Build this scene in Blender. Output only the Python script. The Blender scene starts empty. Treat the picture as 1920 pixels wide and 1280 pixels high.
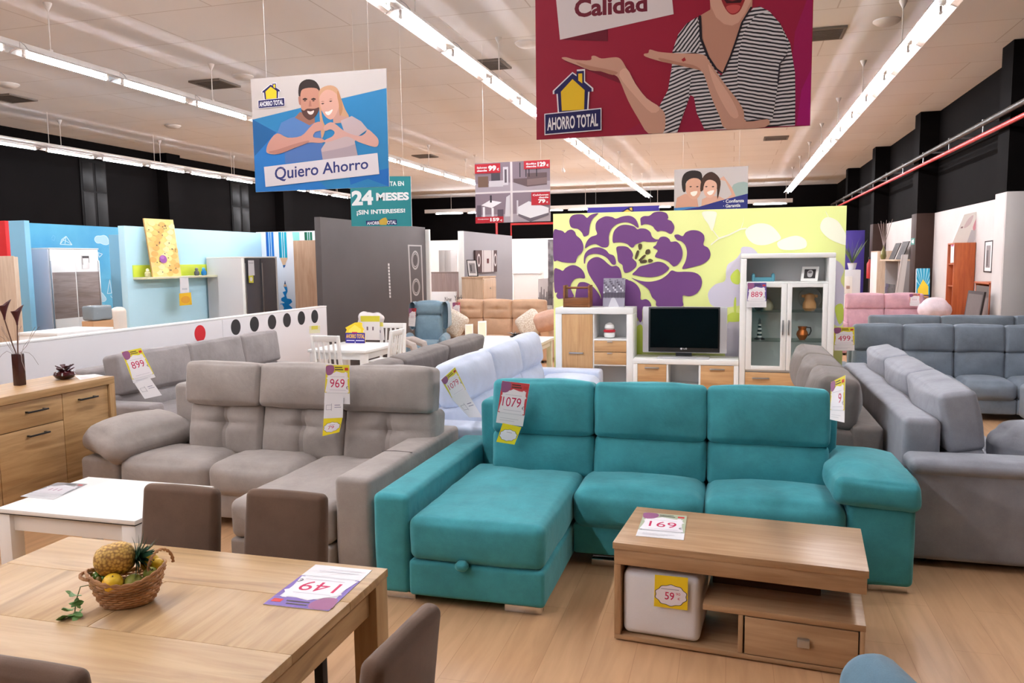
import bpy, bmesh, math, random
from math import pi, sin, cos, radians
from mathutils import Vector, Matrix, noise
from mathutils.geometry import tessellate_polygon
random.seed(7)
SC = bpy.context.scene
COL = SC.collection

# ---------------------------------------------------------------- camera
CAM_H = 1.75
F_PX = 1476.0
yaw, pit, rol = radians(15.63), radians(5.85), radians(-0.706)
_f = Vector((-sin(yaw)*cos(pit), cos(yaw)*cos(pit), -sin(pit)))
_r0 = Vector((cos(yaw), sin(yaw), 0)); _u0 = _r0.cross(_f)
_r = cos(rol)*_r0 + sin(rol)*_u0; _u = -sin(rol)*_r0 + cos(rol)*_u0
cam = bpy.data.cameras.new('camera'); camo = bpy.data.objects.new('camera', cam); COL.objects.link(camo)
m = Matrix((_r, _u, -_f)).transposed().to_4x4(); m.translation = (0, 0, CAM_H)
camo.matrix_world = m
cam.sensor_width = 36.0; cam.lens = F_PX/1920*36; cam.clip_start = .05; cam.clip_end = 200
SC.camera = camo

# ---------------------------------------------------------------- world and exposure
w = bpy.data.worlds.new('world'); SC.world = w; w.use_nodes = True
w.node_tree.nodes['Background'].inputs[0].default_value = (.9, .93, 1, 1)
w.node_tree.nodes['Background'].inputs[1].default_value = .25
SC.view_settings.view_transform = 'Standard'; SC.view_settings.look = 'None'
SC.view_settings.gamma = 1; SC.view_settings.use_curve_mapping = False
SC.view_settings.exposure = 2.82
SC.cycles.use_denoising = True
SC.cycles.max_bounces = 8; SC.cycles.diffuse_bounces = 4; SC.cycles.glossy_bounces = 3
SC.cycles.transmission_bounces = 6; SC.cycles.transparent_max_bounces = 8
SC.cycles.sample_clamp_indirect = 4; SC.cycles.caustics_reflective = False; SC.cycles.caustics_refractive = False
SPOT = 11.0         # power of each spotlight added to brighten the flower wall
TUBE = 34.0          # radiance of the fluorescent tubes

# ---------------------------------------------------------------- measuring: where a sight line meets a plane of the room
EYE = Vector((0, 0, CAM_H))
def _ray(px, py): return _f + _r*((px-960)/F_PX) - _u*((py-640)/F_PX)
def onZ(px, py, z): d = _ray(px, py); return EYE + d*((z-CAM_H)/d.z)
def onY(px, py, y): d = _ray(px, py); return EYE + d*(y/d.y)
def onX(px, py, x): d = _ray(px, py); return EYE + d*(x/d.x)
def onP(px, py, o, n): d = _ray(px, py); return EYE + d*((o-EYE).dot(n)/d.dot(n))

# ---------------------------------------------------------------- materials
def lin(c):
    return tuple(((v/255)/12.92 if v/255 <= .04045 else ((v/255+.055)/1.055)**2.4) for v in c) + (1,)
_M = {}
def _new(name):
    mt = bpy.data.materials.new(name); mt.use_nodes = True
    return mt, mt.node_tree, mt.node_tree.nodes['Principled BSDF']
def N(nt, t, **kw):
    n = nt.nodes.new(t)
    for k, v in kw.items():
        if k in n.inputs: n.inputs[k].default_value = v
        else: setattr(n, k, v)
    return n
def plain(name, c, rough=.5, metal=0, spec=.5, coat=0):
    if name in _M: return _M[name]
    mt, nt, p = _new(name)
    p.inputs['Base Color'].default_value = lin(c); p.inputs['Roughness'].default_value = rough
    p.inputs['Metallic'].default_value = metal; p.inputs['Specular IOR Level'].default_value = spec
    p.inputs['Coat Weight'].default_value = coat
    tc = N(nt, 'ShaderNodeTexCoord'); nz = N(nt, 'ShaderNodeTexNoise', Scale=18.0)
    nt.links.new(tc.outputs['Object'], nz.inputs['Vector'])
    mr = N(nt, 'ShaderNodeMapRange'); mr.inputs[3].default_value = max(.02, rough-.05); mr.inputs[4].default_value = rough+.05
    nt.links.new(nz.outputs[0], mr.inputs[0]); nt.links.new(mr.outputs[0], p.inputs['Roughness'])
    _M[name] = mt; return mt
def ink(c, rough=.55):
    return plain('ink_%02x%02x%02x' % tuple(int(v) for v in c), c, rough, spec=.3)
def fabric(name, c, sheen=.25, scale=260, mott=.09, rough=.85, tint=None, wrinkle=.28):
    if name in _M: return _M[name]
    mt, nt, p = _new(name)
    tc = N(nt, 'ShaderNodeTexCoord')
    n1 = N(nt, 'ShaderNodeTexNoise', Scale=5.0, Detail=6.0, Roughness=.65)
    n2 = N(nt, 'ShaderNodeTexNoise', Scale=float(scale), Detail=2.0)
    for n in (n1, n2): nt.links.new(tc.outputs['Object'], n.inputs['Vector'])
    mix = N(nt, 'ShaderNodeMix', data_type='RGBA')
    a = [v*(1-mott*1.6) for v in c]; b = [min(255, v*(1+mott)) for v in c]
    mix.inputs[6].default_value = lin(a); mix.inputs[7].default_value = lin(b)
    ad = N(nt, 'ShaderNodeMath', operation='MULTIPLY_ADD'); ad.inputs[1].default_value = .45
    mr = N(nt, 'ShaderNodeMapRange'); mr.inputs[1].default_value = .3; mr.inputs[2].default_value = .7
    nt.links.new(n1.outputs[0], mr.inputs[0])
    nt.links.new(n2.outputs[0], ad.inputs[0])
    sc = N(nt, 'ShaderNodeMath', operation='MULTIPLY'); sc.inputs[1].default_value = .6
    nt.links.new(mr.outputs[0], sc.inputs[0]); nt.links.new(sc.outputs[0], ad.inputs[2])
    nt.links.new(ad.outputs[0], mix.inputs[0]); nt.links.new(mix.outputs[2], p.inputs['Base Color'])
    p.inputs['Roughness'].default_value = rough; p.inputs['Sheen Weight'].default_value = sheen
    p.inputs['Sheen Roughness'].default_value = .45; p.inputs['Specular IOR Level'].default_value = .2
    if tint: p.inputs['Sheen Tint'].default_value = lin(tint)
    bp = N(nt, 'ShaderNodeBump', Strength=.12, Distance=.002)
    nt.links.new(n2.outputs[0], bp.inputs['Height'])
    n3 = N(nt, 'ShaderNodeTexNoise', Scale=7.0, Detail=3.0, Roughness=.5, Distortion=.8); nt.links.new(tc.outputs['Object'], n3.inputs['Vector'])
    b2 = N(nt, 'ShaderNodeBump', Strength=wrinkle, Distance=.02)
    nt.links.new(n3.outputs[0], b2.inputs['Height']); nt.links.new(bp.outputs[0], b2.inputs['Normal']); nt.links.new(b2.outputs[0], p.inputs['Normal'])
    _M[name] = mt; return mt
def wood(name, c1, c2, axis='x', rough=.42, fine=1.0, knots=.5):
    if name in _M: return _M[name]
    mt, nt, p = _new(name)
    tc = N(nt, 'ShaderNodeTexCoord'); mp = N(nt, 'ShaderNodeMapping')
    s = {'x': (1.1, 14, 14), 'y': (14, 1.1, 14), 'z': (14, 14, 1.1)}[axis]
    mp.inputs['Scale'].default_value = s
    nt.links.new(tc.outputs['Object'], mp.inputs['Vector'])
    n1 = N(nt, 'ShaderNodeTexNoise', Scale=1.6*fine, Detail=8.0, Roughness=.62, Distortion=.7)
    nt.links.new(mp.outputs[0], n1.inputs['Vector'])
    n2 = N(nt, 'ShaderNodeTexNoise', Scale=.55*fine, Detail=3.0, Roughness=.5, Distortion=1.5)
    nt.links.new(mp.outputs[0], n2.inputs['Vector'])
    cr = N(nt, 'ShaderNodeValToRGB'); e = cr.color_ramp.elements
    e[0].position = .3; e[0].color = lin(c2); e[1].position = .62; e[1].color = lin(c1)
    nt.links.new(n1.outputs[0], cr.inputs[0])
    cr2 = N(nt, 'ShaderNodeValToRGB'); e = cr2.color_ramp.elements
    e[0].position = .30; e[0].color = (knots, knots*.9, knots*.8, 1); e[1].position = .42; e[1].color = (1, 1, 1, 1)
    nt.links.new(n2.outputs[0], cr2.inputs[0])
    mx = N(nt, 'ShaderNodeMix', data_type='RGBA', blend_type='MULTIPLY'); mx.inputs[0].default_value = .7
    nt.links.new(cr.outputs[0], mx.inputs[6]); nt.links.new(cr2.outputs[0], mx.inputs[7])
    nt.links.new(mx.outputs[2], p.inputs['Base Color'])
    p.inputs['Roughness'].default_value = rough; p.inputs['Specular IOR Level'].default_value = .45
    bp = N(nt, 'ShaderNodeBump', Strength=.05, Distance=.001)
    nt.links.new(n1.outputs[0], bp.inputs['Height']); nt.links.new(bp.outputs[0], p.inputs['Normal'])
    _M[name] = mt; return mt
def glass(name, c=(235, 242, 240), alpha=.12, rough=.03):
    if name in _M: return _M[name]
    mt, nt, p = _new(name)
    out = nt.nodes['Material Output']
    tr = N(nt, 'ShaderNodeBsdfTransparent'); tr.inputs[0].default_value = lin(c)
    gl = N(nt, 'ShaderNodeBsdfGlossy'); gl.inputs['Roughness'].default_value = rough
    fr = N(nt, 'ShaderNodeLayerWeight'); fr.inputs[0].default_value = .12
    ad = N(nt, 'ShaderNodeMath', operation='MULTIPLY_ADD'); ad.inputs[1].default_value = .5; ad.inputs[2].default_value = .02+alpha*.2
    nt.links.new(fr.outputs['Facing'], ad.inputs[0])
    ms = N(nt, 'ShaderNodeMixShader')
    nt.links.new(ad.outputs[0], ms.inputs[0]); nt.links.new(tr.outputs[0], ms.inputs[1]); nt.links.new(gl.outputs[0], ms.inputs[2])
    nt.links.new(ms.outputs[0], out.inputs[0])
    _M[name] = mt; return mt
def emit(name, c, s):
    if name in _M: return _M[name]
    mt, nt, p = _new(name)
    p.inputs['Base Color'].default_value = (0.9, .9, .9, 1)
    p.inputs['Emission Color'].default_value = lin(c); p.inputs['Emission Strength'].default_value = s
    _M[name] = mt; return mt
def stripes(name, ang, period=.036, c1=(28, 24, 34), c2=(214, 210, 214), bend=1.2):
    if name in _M: return _M[name]
    mt, nt, p = _new(name)
    tc = N(nt, 'ShaderNodeTexCoord'); mp = N(nt, 'ShaderNodeMapping'); mp.inputs['Rotation'].default_value = (0, ang, 0)
    nt.links.new(tc.outputs['Object'], mp.inputs['Vector'])
    wv = N(nt, 'ShaderNodeTexWave', bands_direction='Z', Scale=.314/period, Distortion=bend)
    wv.inputs['Detail Scale'].default_value = 1.2; wv.inputs['Detail'].default_value = 1
    nt.links.new(mp.outputs[0], wv.inputs['Vector'])
    cr = N(nt, 'ShaderNodeValToRGB'); e = cr.color_ramp.elements
    e[0].position = .42; e[0].color = lin(c1); e[1].position = .5; e[1].color = lin(c2)
    nt.links.new(wv.outputs[1], cr.inputs[0]); nt.links.new(cr.outputs[0], p.inputs['Base Color'])
    p.inputs['Roughness'].default_value = .6; _M[name] = mt; return mt
def blotch(name, cols, scale, rough=.6, stretch=(1, 1, 1), kind='noise', coord='Object', spec=.4):
    if name in _M: return _M[name]
    mt, nt, p = _new(name)
    tc = N(nt, 'ShaderNodeTexCoord'); mp = N(nt, 'ShaderNodeMapping'); mp.inputs['Scale'].default_value = stretch
    nt.links.new(tc.outputs[coord], mp.inputs['Vector'])
    t = N(nt, 'ShaderNodeTexNoise', Scale=scale, Detail=5.0) if kind == 'noise' else N(nt, 'ShaderNodeTexVoronoi', Scale=scale)
    nt.links.new(mp.outputs[0], t.inputs['Vector'])
    cr = N(nt, 'ShaderNodeValToRGB')
    while len(cr.color_ramp.elements) < len(cols): cr.color_ramp.elements.new(.5)
    for i, (pos, c) in enumerate(cols):
        cr.color_ramp.elements[i].position = pos; cr.color_ramp.elements[i].color = lin(c)
    nt.links.new(t.outputs[0], cr.inputs[0]); nt.links.new(cr.outputs[0], p.inputs['Base Color'])
    p.inputs['Roughness'].default_value = rough; p.inputs['Specular IOR Level'].default_value = spec; _M[name] = mt; return mt

WHITE = plain('white_lacquer', (238, 238, 236), .35)
WHITEP = plain('white_paint', (235, 235, 236), .6)
CHROME = plain('chrome', (225, 225, 228), .16, 1)
STEEL = plain('brushed_steel', (190, 190, 192), .33, 1)
BLACKP = plain('black_paint', (24, 20, 20), .7)
BLACKPL = plain('black_plastic', (18, 18, 20), .35)
DARKGAP = plain('dark_recess', (30, 26, 24), .8)

# ---------------------------------------------------------------- mesh building
class B:
    def __init__(s): s.bm = bmesh.new()
    def add(s, vs, fs, mi=0, M=None):
        bv = [s.bm.verts.new(M @ Vector(v) if M else v) for v in vs]
        for f in fs:
            try: fc = s.bm.faces.new([bv[i] for i in f]); fc.material_index = mi
            except ValueError: pass
    def grid(s, c, sz, lines, fn, mi=0, M=None):
        h = [v/2 for v in sz]; idx = {}; vs = []; fs = []
        c = Vector(c)
        def vid(p):
            k = tuple(round(x, 6) for x in p)
            if k not in idx: idx[k] = len(vs); vs.append(c + fn(Vector(p)))
            return idx[k]
        for ax in range(3):
            a, b = [(1, 2), (2, 0), (0, 1)][ax]
            for sg in (-1, 1):
                la, lb = lines[a], lines[b]
                for i in range(len(la)-1):
                    for j in range(len(lb)-1):
                        q = []
                        for (u, v) in ((la[i], lb[j]), (la[i+1], lb[j]), (la[i+1], lb[j+1]), (la[i], lb[j+1])):
                            p = [0, 0, 0]; p[ax] = sg*h[ax]; p[a] = u; p[b] = v; q.append(vid(p))
                        if sg < 0: q.reverse()
                        fs.append(q)
        s.add(vs, fs, mi, M)
    def rbox(s, c, sz, r=.006, mi=0, M=None):
        h = [v/2 for v in sz]; r = min(r, min(h)*.9)
        lines = [[-v, -v+r, v-r, v] for v in h]
        def fn(p):
            q = Vector([max(-h[i]+r, min(h[i]-r, p[i])) for i in range(3)])
            d = p-q
            return q + d.normalized()*r if d.length > 1e-9 else p
        s.grid(c, sz, lines, fn, mi, M); return s
    def box(s, lo, hi, r=.004, mi=0, M=None):
        c = [(lo[i]+hi[i])/2 for i in range(3)]; z = [max(1e-4, abs(hi[i]-lo[i])) for i in range(3)]
        if r <= 0:
            lo, hi = [c[i]-z[i]/2 for i in range(3)], [c[i]+z[i]/2 for i in range(3)]
            v = [(x, y, q) for x in (lo[0], hi[0]) for y in (lo[1], hi[1]) for q in (lo[2], hi[2])]
            s.add(v, [(0, 1, 3, 2), (4, 6, 7, 5), (0, 4, 5, 1), (2, 3, 7, 6), (0, 2, 6, 4), (1, 5, 7, 3)], mi, M); return s
        return s.rbox(c, z, r, mi, M)
    def cushion(s, c, sz, r=.05, puff=(.02, .02, .03), n=9, dents=(), rough=.004, mi=0, M=None, seed=None, fn2=None):
        h = [v/2 for v in sz]; r = min(r, min(h)*.98)
        sd = Vector((random.random()*50, random.random()*50, random.random()*50)) if seed is None else Vector((seed, seed*2.1, 3.7))
        lines = []
        for v in h:
            inner = [-(v-r) + 2*(v-r)*k/n for k in range(n+1)]
            edge = [v-r+r*t for t in (.3, .62, 1)]
            lines.append(sorted({round(x, 6) for x in [-e for e in edge] + inner + edge}))
        def fn(p):
            q = Vector([max(-h[i]+r, min(h[i]-r, p[i])) for i in range(3)])
            d = p-q; nr = d.normalized() if d.length > 1e-9 else Vector((0, 0, 1))
            o = q + nr*r
            t = [max(-1, min(1, p[i]/h[i])) for i in range(3)]
            b = Vector((0, 0, 0))
            for i in range(3):
                j, k = (i+1) % 3, (i+2) % 3
                b[i] = puff[i]*math.copysign(abs(t[i])**2, t[i])*(1-t[j]**2)*(1-t[k]**2) if puff[i] else 0
            o = o + b
            for (dc, dr, dv) in dents:
                e = sum(((p[i]-dc[i])/dr[i])**2 for i in range(3))
                if e < 9: o = o + Vector(dv)*math.exp(-e)
            if rough:
                o = o + nr*rough*(noise.noise(o*4+sd)*1.2 + noise.noise(o*11+sd)*.5)
            if fn2: o = fn2(o)
            return o
        s.grid(c, sz, lines, fn, mi, M); return s
    def tube(s, pts, r, n=8, mi=0, M=None, cap=True, closed=False):
        pts = [Vector(p) for p in pts]; L = len(pts); rs = r if isinstance(r, (list, tuple)) else [r]*L
        vs = []; fs = []
        t0 = (pts[1]-pts[0]).normalized(); up = Vector((0, 0, 1)) if abs(t0.z) < .9 else Vector((1, 0, 0))
        a = t0.cross(up).normalized()
        for i, p in enumerate(pts):
            if closed: t = (pts[(i+1) % L]-pts[i-1]).normalized()
            else: t = (pts[min(L-1, i+1)]-pts[max(0, i-1)]).normalized()
            a = (a - t*a.dot(t)).normalized(); b = t.cross(a)
            for k in range(n):
                th = 2*pi*k/n; vs.append(p + (a*cos(th)+b*sin(th))*rs[i])
        for i in range(L if closed else L-1):
            for k in range(n):
                i2 = (i+1) % L
                fs.append((i*n+k, i*n+(k+1) % n, i2*n+(k+1) % n, i2*n+k))
        if cap and not closed: fs += [tuple(range(n))[::-1], tuple((L-1)*n+k for k in range(n))]
        s.add(vs, fs, mi, M); return s
    def lathe(s, prof, c=(0, 0, 0), n=20, mi=0, M=None, sq=(1, 1)):
        vs = []; fs = []; c = Vector(c)
        for (r, z) in prof:
            for k in range(n):
                th = 2*pi*k/n; vs.append(c+Vector((r*cos(th)*sq[0], r*sin(th)*sq[1], z)))
        for i in range(len(prof)-1):
            for k in range(n): fs.append((i*n+k, i*n+(k+1) % n, (i+1)*n+(k+1) % n, (i+1)*n+k))
        fs += [tuple(range(n))[::-1], tuple((len(prof)-1)*n+k for k in range(n))]
        s.add(vs, fs, mi, M); return s
    def poly(s, pts, mi=0, flip=False):
        tri = tessellate_polygon([[Vector(p) for p in pts]])
        s.add(pts, [t[::-1] if flip else t for t in tri], mi); return s
    def slab(s, top, off, mi=0):
        """a polygon with thickness: TOP is its outline, OFF the vector to its back"""
        n = len(top); off = Vector(off); vs = [Vector(p) for p in top] + [Vector(p)+off for p in top]
        tri = tessellate_polygon([[Vector(p) for p in top]])
        fs = [tuple(t) for t in tri] + [tuple(n+i for i in t)[::-1] for t in tri] + [(i, i+n, (i+1) % n+n, (i+1) % n) for i in range(n)]
        s.add(vs, fs, mi); return s

WM = {}
def W(o): return WM.get(o.name, Matrix())
def obj(name, b, mats, parent=None, local=False, kind=None, label=None, smooth=True, ang=38):
    me = bpy.data.meshes.new(name)
    if parent is not None and not local: b.bm.transform(W(parent).inverted())
    bmesh.ops.recalc_face_normals(b.bm, faces=b.bm.faces)
    b.bm.to_mesh(me); b.bm.free()
    for mt in (mats if isinstance(mats, (list, tuple)) else [mats]): me.materials.append(mt)
    if smooth:
        me.polygons.foreach_set('use_smooth', [True]*len(me.polygons)); me.set_sharp_from_angle(angle=radians(ang))
    o = bpy.data.objects.new(name, me); COL.objects.link(o)
    if parent is not None:
        o.parent = parent
        WM[o.name] = W(parent)
    if kind: o['kind'] = kind
    if label: o['label'] = label
    return o
def tag(o, label, cat, group=None):
    o['label'] = label; o['category'] = cat
    if group: o['group'] = group
    return o
def thing(name, label, cat, loc=(0, 0, 0), rz=0, group=None):
    o = bpy.data.objects.new(name, None); COL.objects.link(o)
    o.location = loc; o.rotation_euler = (0, 0, rz); o.empty_display_size = .1
    WM[o.name] = Matrix.Translation(loc) @ Matrix.Rotation(rz, 4, 'Z')
    return tag(o, label, cat, group)
def recenter(o):
    """put a one-mesh thing's origin at the middle of its base"""
    me = o.data; xs = [v.co for v in me.vertices]
    c = Vector([(min(v[i] for v in xs)+max(v[i] for v in xs))/2 for i in range(3)]); c.z = min(v.z for v in xs)
    me.transform(Matrix.Translation(-c)); o.location = c; return o
def solo(name, b, mats, label, cat, group=None, **kw):
    return recenter(tag(obj(name, b, mats, **kw), label, cat, group))
def copy_tree(o, parent=None):
    c = o.copy(); COL.objects.link(c)
    if parent is not None: c.parent = parent
    for ch in list(o.children): copy_tree(ch, c)
    return c
def dup(root, loc, rz=None, label=None):
    c = copy_tree(root); c.location = loc
    if rz is not None: c.rotation_euler = (0, 0, rz)
    if label: c['label'] = label
    WM[c.name] = Matrix.Translation(loc) @ Matrix.Rotation(c.rotation_euler.z, 4, 'Z')
    return c

_txt = {}
def text_mesh(sx, bold):
    if (sx, bold) in _txt: return _txt[(sx, bold)]
    cu = bpy.data.curves.new('lettering_curve', 'FONT'); cu.body = sx; cu.resolution_u = 3; cu.offset = bold
    ob = bpy.data.objects.new('lettering_curve', cu)
    me = bpy.data.meshes.new_from_object(ob)
    vs = [v.co.copy() for v in me.vertices]; fs = [tuple(p.vertices) for p in me.polygons]
    bpy.data.objects.remove(ob); bpy.data.curves.remove(cu); bpy.data.meshes.remove(me)
    x0, x1 = min(v.x for v in vs), max(v.x for v in vs); y0, y1 = min(v.y for v in vs), max(v.y for v in vs)
    r = ([((v.x-x0)/(x1-x0), (v.y-y0)/(y1-y0)) for v in vs], fs)
    _txt[(sx, bold)] = r; return r

def smooth_poly(pts, k=5):
    out = []; n = len(pts)
    for i in range(n):
        p0, p1, p2, p3 = pts[i-1], pts[i], pts[(i+1) % n], pts[(i+2) % n]
        for j in range(k):
            t = j/k; t2 = t*t; t3 = t2*t
            out.append(tuple(.5*((2*p1[a]) + (-p0[a]+p2[a])*t + (2*p0[a]-5*p1[a]+4*p2[a]-p3[a])*t2 + (-p0[a]+3*p1[a]-3*p2[a]+p3[a])*t3) for a in (0, 1)))
    return out
class Sheet:
    """something flat and printed: corners TL, TR, BR, BL in the room; print is laid on its face in thin layers"""
    EPS = .00015
    def __init__(s, tl, tr, br, bl, crop=(1, 0, 0)):
        s.c = [Vector(v) for v in (tl, tr, br, bl)]
        n = (s.c[1]-s.c[0]).cross(s.c[3]-s.c[0]).normalized()
        if n.dot(EYE-s.c[0]) < 0: n = -n
        s.n = n; s.b = B(); s.mats = []; s.lay = 1; s.crop = crop; s.bow = 0
    def mi(s, mt):
        if not isinstance(mt, bpy.types.Material): mt = ink(mt)
        if mt not in s.mats: s.mats.append(mt)
        return s.mats.index(mt)
    def uv(s, u, v, lay=0):
        a = s.c[3].lerp(s.c[2], u); b = s.c[0].lerp(s.c[1], u)
        return a.lerp(b, v) + s.n*(lay*s.EPS + s.bow*4*v*(1-v))
    def px(s, x, y, lay=0):
        k, ox, oy = s.crop
        d = onP(ox+x/k, oy+y/k, s.c[0], s.n) - s.c[3]; U, V = s.c[2]-s.c[3], s.c[0]-s.c[3]
        a, b, c, e, f = U.dot(U), U.dot(V), V.dot(V), d.dot(U), d.dot(V); g = a*c-b*b
        u, v = max(0, min(1, (e*c-f*b)/g)), max(0, min(1, (f*a-e*b)/g))      # print ends at the sheet's edge
        return s.c[3] + U*u + V*v + s.n*lay*s.EPS
    def backing(s, th, mt, nv=1):
        for i in range(nv):
            q = [s.uv(0, (i+1)/nv), s.uv(1, (i+1)/nv), s.uv(1, i/nv), s.uv(0, i/nv)]
            s.b.slab(q, -s.n*th, s.mi(mt))
        return s
    def P(s, pts, mt, sm=0):
        if sm: pts = smooth_poly(pts, sm)
        s.b.poly([s.px(x, y, s.lay) for x, y in pts], s.mi(mt)); s.lay += 1; return s
    def U(s, pts, mt, sm=0):
        if sm: pts = smooth_poly(pts, sm)
        s.b.poly([s.uv(x, y, s.lay) for x, y in pts], s.mi(mt)); s.lay += 1; return s
    def R(s, u0, v0, u1, v1, mt): return s.U([(u0, v0), (u1, v0), (u1, v1), (u0, v1)], mt)
    def disc(s, u, v, ru, rv, mt, n=18): return s.U([(max(0, min(1, u+ru*cos(2*pi*i/n))), max(0, min(1, v+rv*sin(2*pi*i/n)))) for i in range(n)], mt)
    def T(s, sx, quad, mt, bold=0, pix=False):
        """lettering SX filling the quad TL, TR, BR, BL"""
        uv, fs = text_mesh(sx, bold); q = quad; vs = []
        for (u, v) in uv:
            x = (q[3][0]*(1-u)+q[2][0]*u)*(1-v) + (q[0][0]*(1-u)+q[1][0]*u)*v
            y = (q[3][1]*(1-u)+q[2][1]*u)*(1-v) + (q[0][1]*(1-u)+q[1][1]*u)*v
            vs.append(s.px(x, y, s.lay) if pix else s.uv(x, y, s.lay))
        s.b.add(vs, fs, s.mi(mt)); s.lay += 1; return s
    def TR(s, sx, u0, v0, u1, v1, mt, bold=0): return s.T(sx, [(u0, v1), (u1, v1), (u1, v0), (u0, v0)], mt, bold)
    def house(s, f):
        """the shop's mark: a yellow house over a navy plate; F maps its unit square to uv"""
        def U(p, mt): s.U([f(*q) for q in p], mt)
        H = [(.26, .36), (.24, .66), (.18, .66), (.18, .71), (.5, .97), (.57, .92), (.57, 1.0), (.70, 1.0), (.70, .82), (.83, .71), (.83, .66), (.77, .66), (.75, .36)]
        U([(.5+(x-.5)*1.09, .66+(y-.66)*1.08) for x, y in H], (235, 232, 238)); U(H, (34, 30, 90))
        U([(.31, .38), (.295, .69), (.5, .88), (.71, .69), (.7, .38)], (238, 200, 40)); U([(.6, .85), (.6, .96), (.67, .96), (.67, .8)], (238, 200, 40))
        U([(0, 0), (0, .35), (1, .39), (1, .03)], (235, 232, 238)); U([(.015, .018), (.015, .335), (.985, .372), (.985, .045)], (32, 30, 88))
        s.T('AHORRO TOTAL', [f(.05, .28), f(.94, .31), f(.94, .1), f(.05, .07)], (240, 240, 244), .025)
        return s
    def done(s, name, parent=None, **kw):
        return obj(name, s.b, s.mats, parent, smooth=False, **kw)
    def solo(s, name, label, cat, group=None):
        return recenter(tag(obj(name, s.b, s.mats, smooth=False), label, cat, group))

# ================================================================ the room
XL, XR, YB, YF, HC = -15.3, 4.2, 36.0, -9.0, 4.8
def floor_mat():
    mt, nt, p = _new('laminate_floor')
    tc = N(nt, 'ShaderNodeTexCoord'); mp = N(nt, 'ShaderNodeMapping'); mp.inputs['Rotation'].default_value = (0, 0, pi/2)
    nt.links.new(tc.outputs['Object'], mp.inputs['Vector'])
    br = N(nt, 'ShaderNodeTexBrick', Scale=1.0); br.offset = .37
    br.inputs['Brick Width'].default_value = 1.25; br.inputs['Row Height'].default_value = .195
    br.inputs['Mortar Size'].default_value = .0016; br.inputs['Color1'].default_value = lin((205, 164, 124))
    br.inputs['Color2'].default_value = lin((199, 157, 117)); br.inputs['Mortar'].default_value = lin((182, 140, 101))
    nt.links.new(mp.outputs[0], br.inputs['Vector'])
    m2 = N(nt, 'ShaderNodeMapping'); m2.inputs['Scale'].default_value = (9, .9, 1); nt.links.new(tc.outputs['Object'], m2.inputs['Vector'])
    nz = N(nt, 'ShaderNodeTexNoise', Scale=2.2, Detail=7.0, Distortion=.6); nt.links.new(m2.outputs[0], nz.inputs['Vector'])
    cr = N(nt, 'ShaderNodeValToRGB'); e = cr.color_ramp.elements
    e[0].position = .3; e[0].color = (.84, .81, .78, 1); e[1].position = .65; e[1].color = (1.05, 1.05, 1.05, 1)
    nt.links.new(nz.outputs[0], cr.inputs[0])
    mx = N(nt, 'ShaderNodeMix', data_type='RGBA', blend_type='MULTIPLY'); mx.inputs[0].default_value = .8
    nt.links.new(br.outputs[0], mx.inputs[6]); nt.links.new(cr.outputs[0], mx.inputs[7]); nt.links.new(mx.outputs[2], p.inputs['Base Color'])
    p.inputs['Roughness'].default_value = .36; p.inputs['Specular IOR Level'].default_value = .4
    return mt
def ceiling_mat():
    mt, nt, p = _new('ceiling_tiles')
    tc = N(nt, 'ShaderNodeTexCoord'); br = N(nt, 'ShaderNodeTexBrick', Scale=1.0); br.offset = .5
    br.inputs['Brick Width'].default_value = 2.4; br.inputs['Row Height'].default_value = 1.2
    br.inputs['Mortar Size'].default_value = .012; br.inputs['Mortar Smooth'].default_value = .6
    br.inputs['Color1'].default_value = lin((238, 236, 236)); br.inputs['Color2'].default_value = lin((234, 231, 231)); br.inputs['Mortar'].default_value = lin((208, 201, 198))
    nt.links.new(tc.outputs['Object'], br.inputs['Vector'])
    nz = N(nt, 'ShaderNodeTexNoise', Scale=.35, Detail=3.0); nt.links.new(tc.outputs['Object'], nz.inputs['Vector'])
    mx = N(nt, 'ShaderNodeMix', data_type='RGBA', blend_type='MULTIPLY'); mx.inputs[0].default_value = .12
    nt.links.new(br.outputs[0], mx.inputs[6]); nt.links.new(nz.outputs[0], mx.inputs[7]); nt.links.new(mx.outputs[2], p.inputs['Base Color'])
    p.inputs['Roughness'].default_value = .9; p.inputs['Specular IOR Level'].default_value = .15
    return mt
DARKW = blotch('black_wall_paint', [(.3, (7, 5, 5)), (.7, (11, 8, 8))], 2.0, .85, spec=.06)
BROWNW = blotch('dark_brown_paint', [(.3, (52, 35, 30)), (.7, (58, 40, 34))], 2.0, .6, spec=.2)
PLASTER = blotch('white_plaster', [(.3, (196, 188, 186)), (.7, (204, 197, 195))], 1.5, .75)
obj('floor', B().box((XL-.2, YF-.2, -.15), (XR+.2, YB+.2, 0), 0), floor_mat(), kind='structure')
obj('ceiling', B().box((XL-.2, YF-.2, HC), (XR+.2, YB+.2, HC+.15), 0), ceiling_mat(), kind='structure')
obj('wall_back', B().box((XL, YB, 0), (XR, YB+.2, HC), 0), DARKW, kind='structure')
obj('wall_front', B().box((XL, YF-.2, 0), (XR, YF, HC), 0), DARKW, kind='structure')
wl = B().box((XL-.2, YF, 0), (XL, YB, HC), 0)
for y in (7.2, 12.8, 18.6, 24.4): wl.box((XL, y, 0), (XL+.35, y+.55, HC), 0)
obj('wall_left', wl, DARKW, kind='structure')
obj('wall_right', B().box((XR, YF, 0), (XR+.2, YB, HC), 0), DARKW, kind='structure')
for i, y in enumerate((13.1, 18.9, 24.4, 29.9)): obj('trim_%d' % (i+11), B().box((3.82, y, 2.6605), (XR, y+.5, HC), 0), DARKW, kind='structure')
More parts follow.
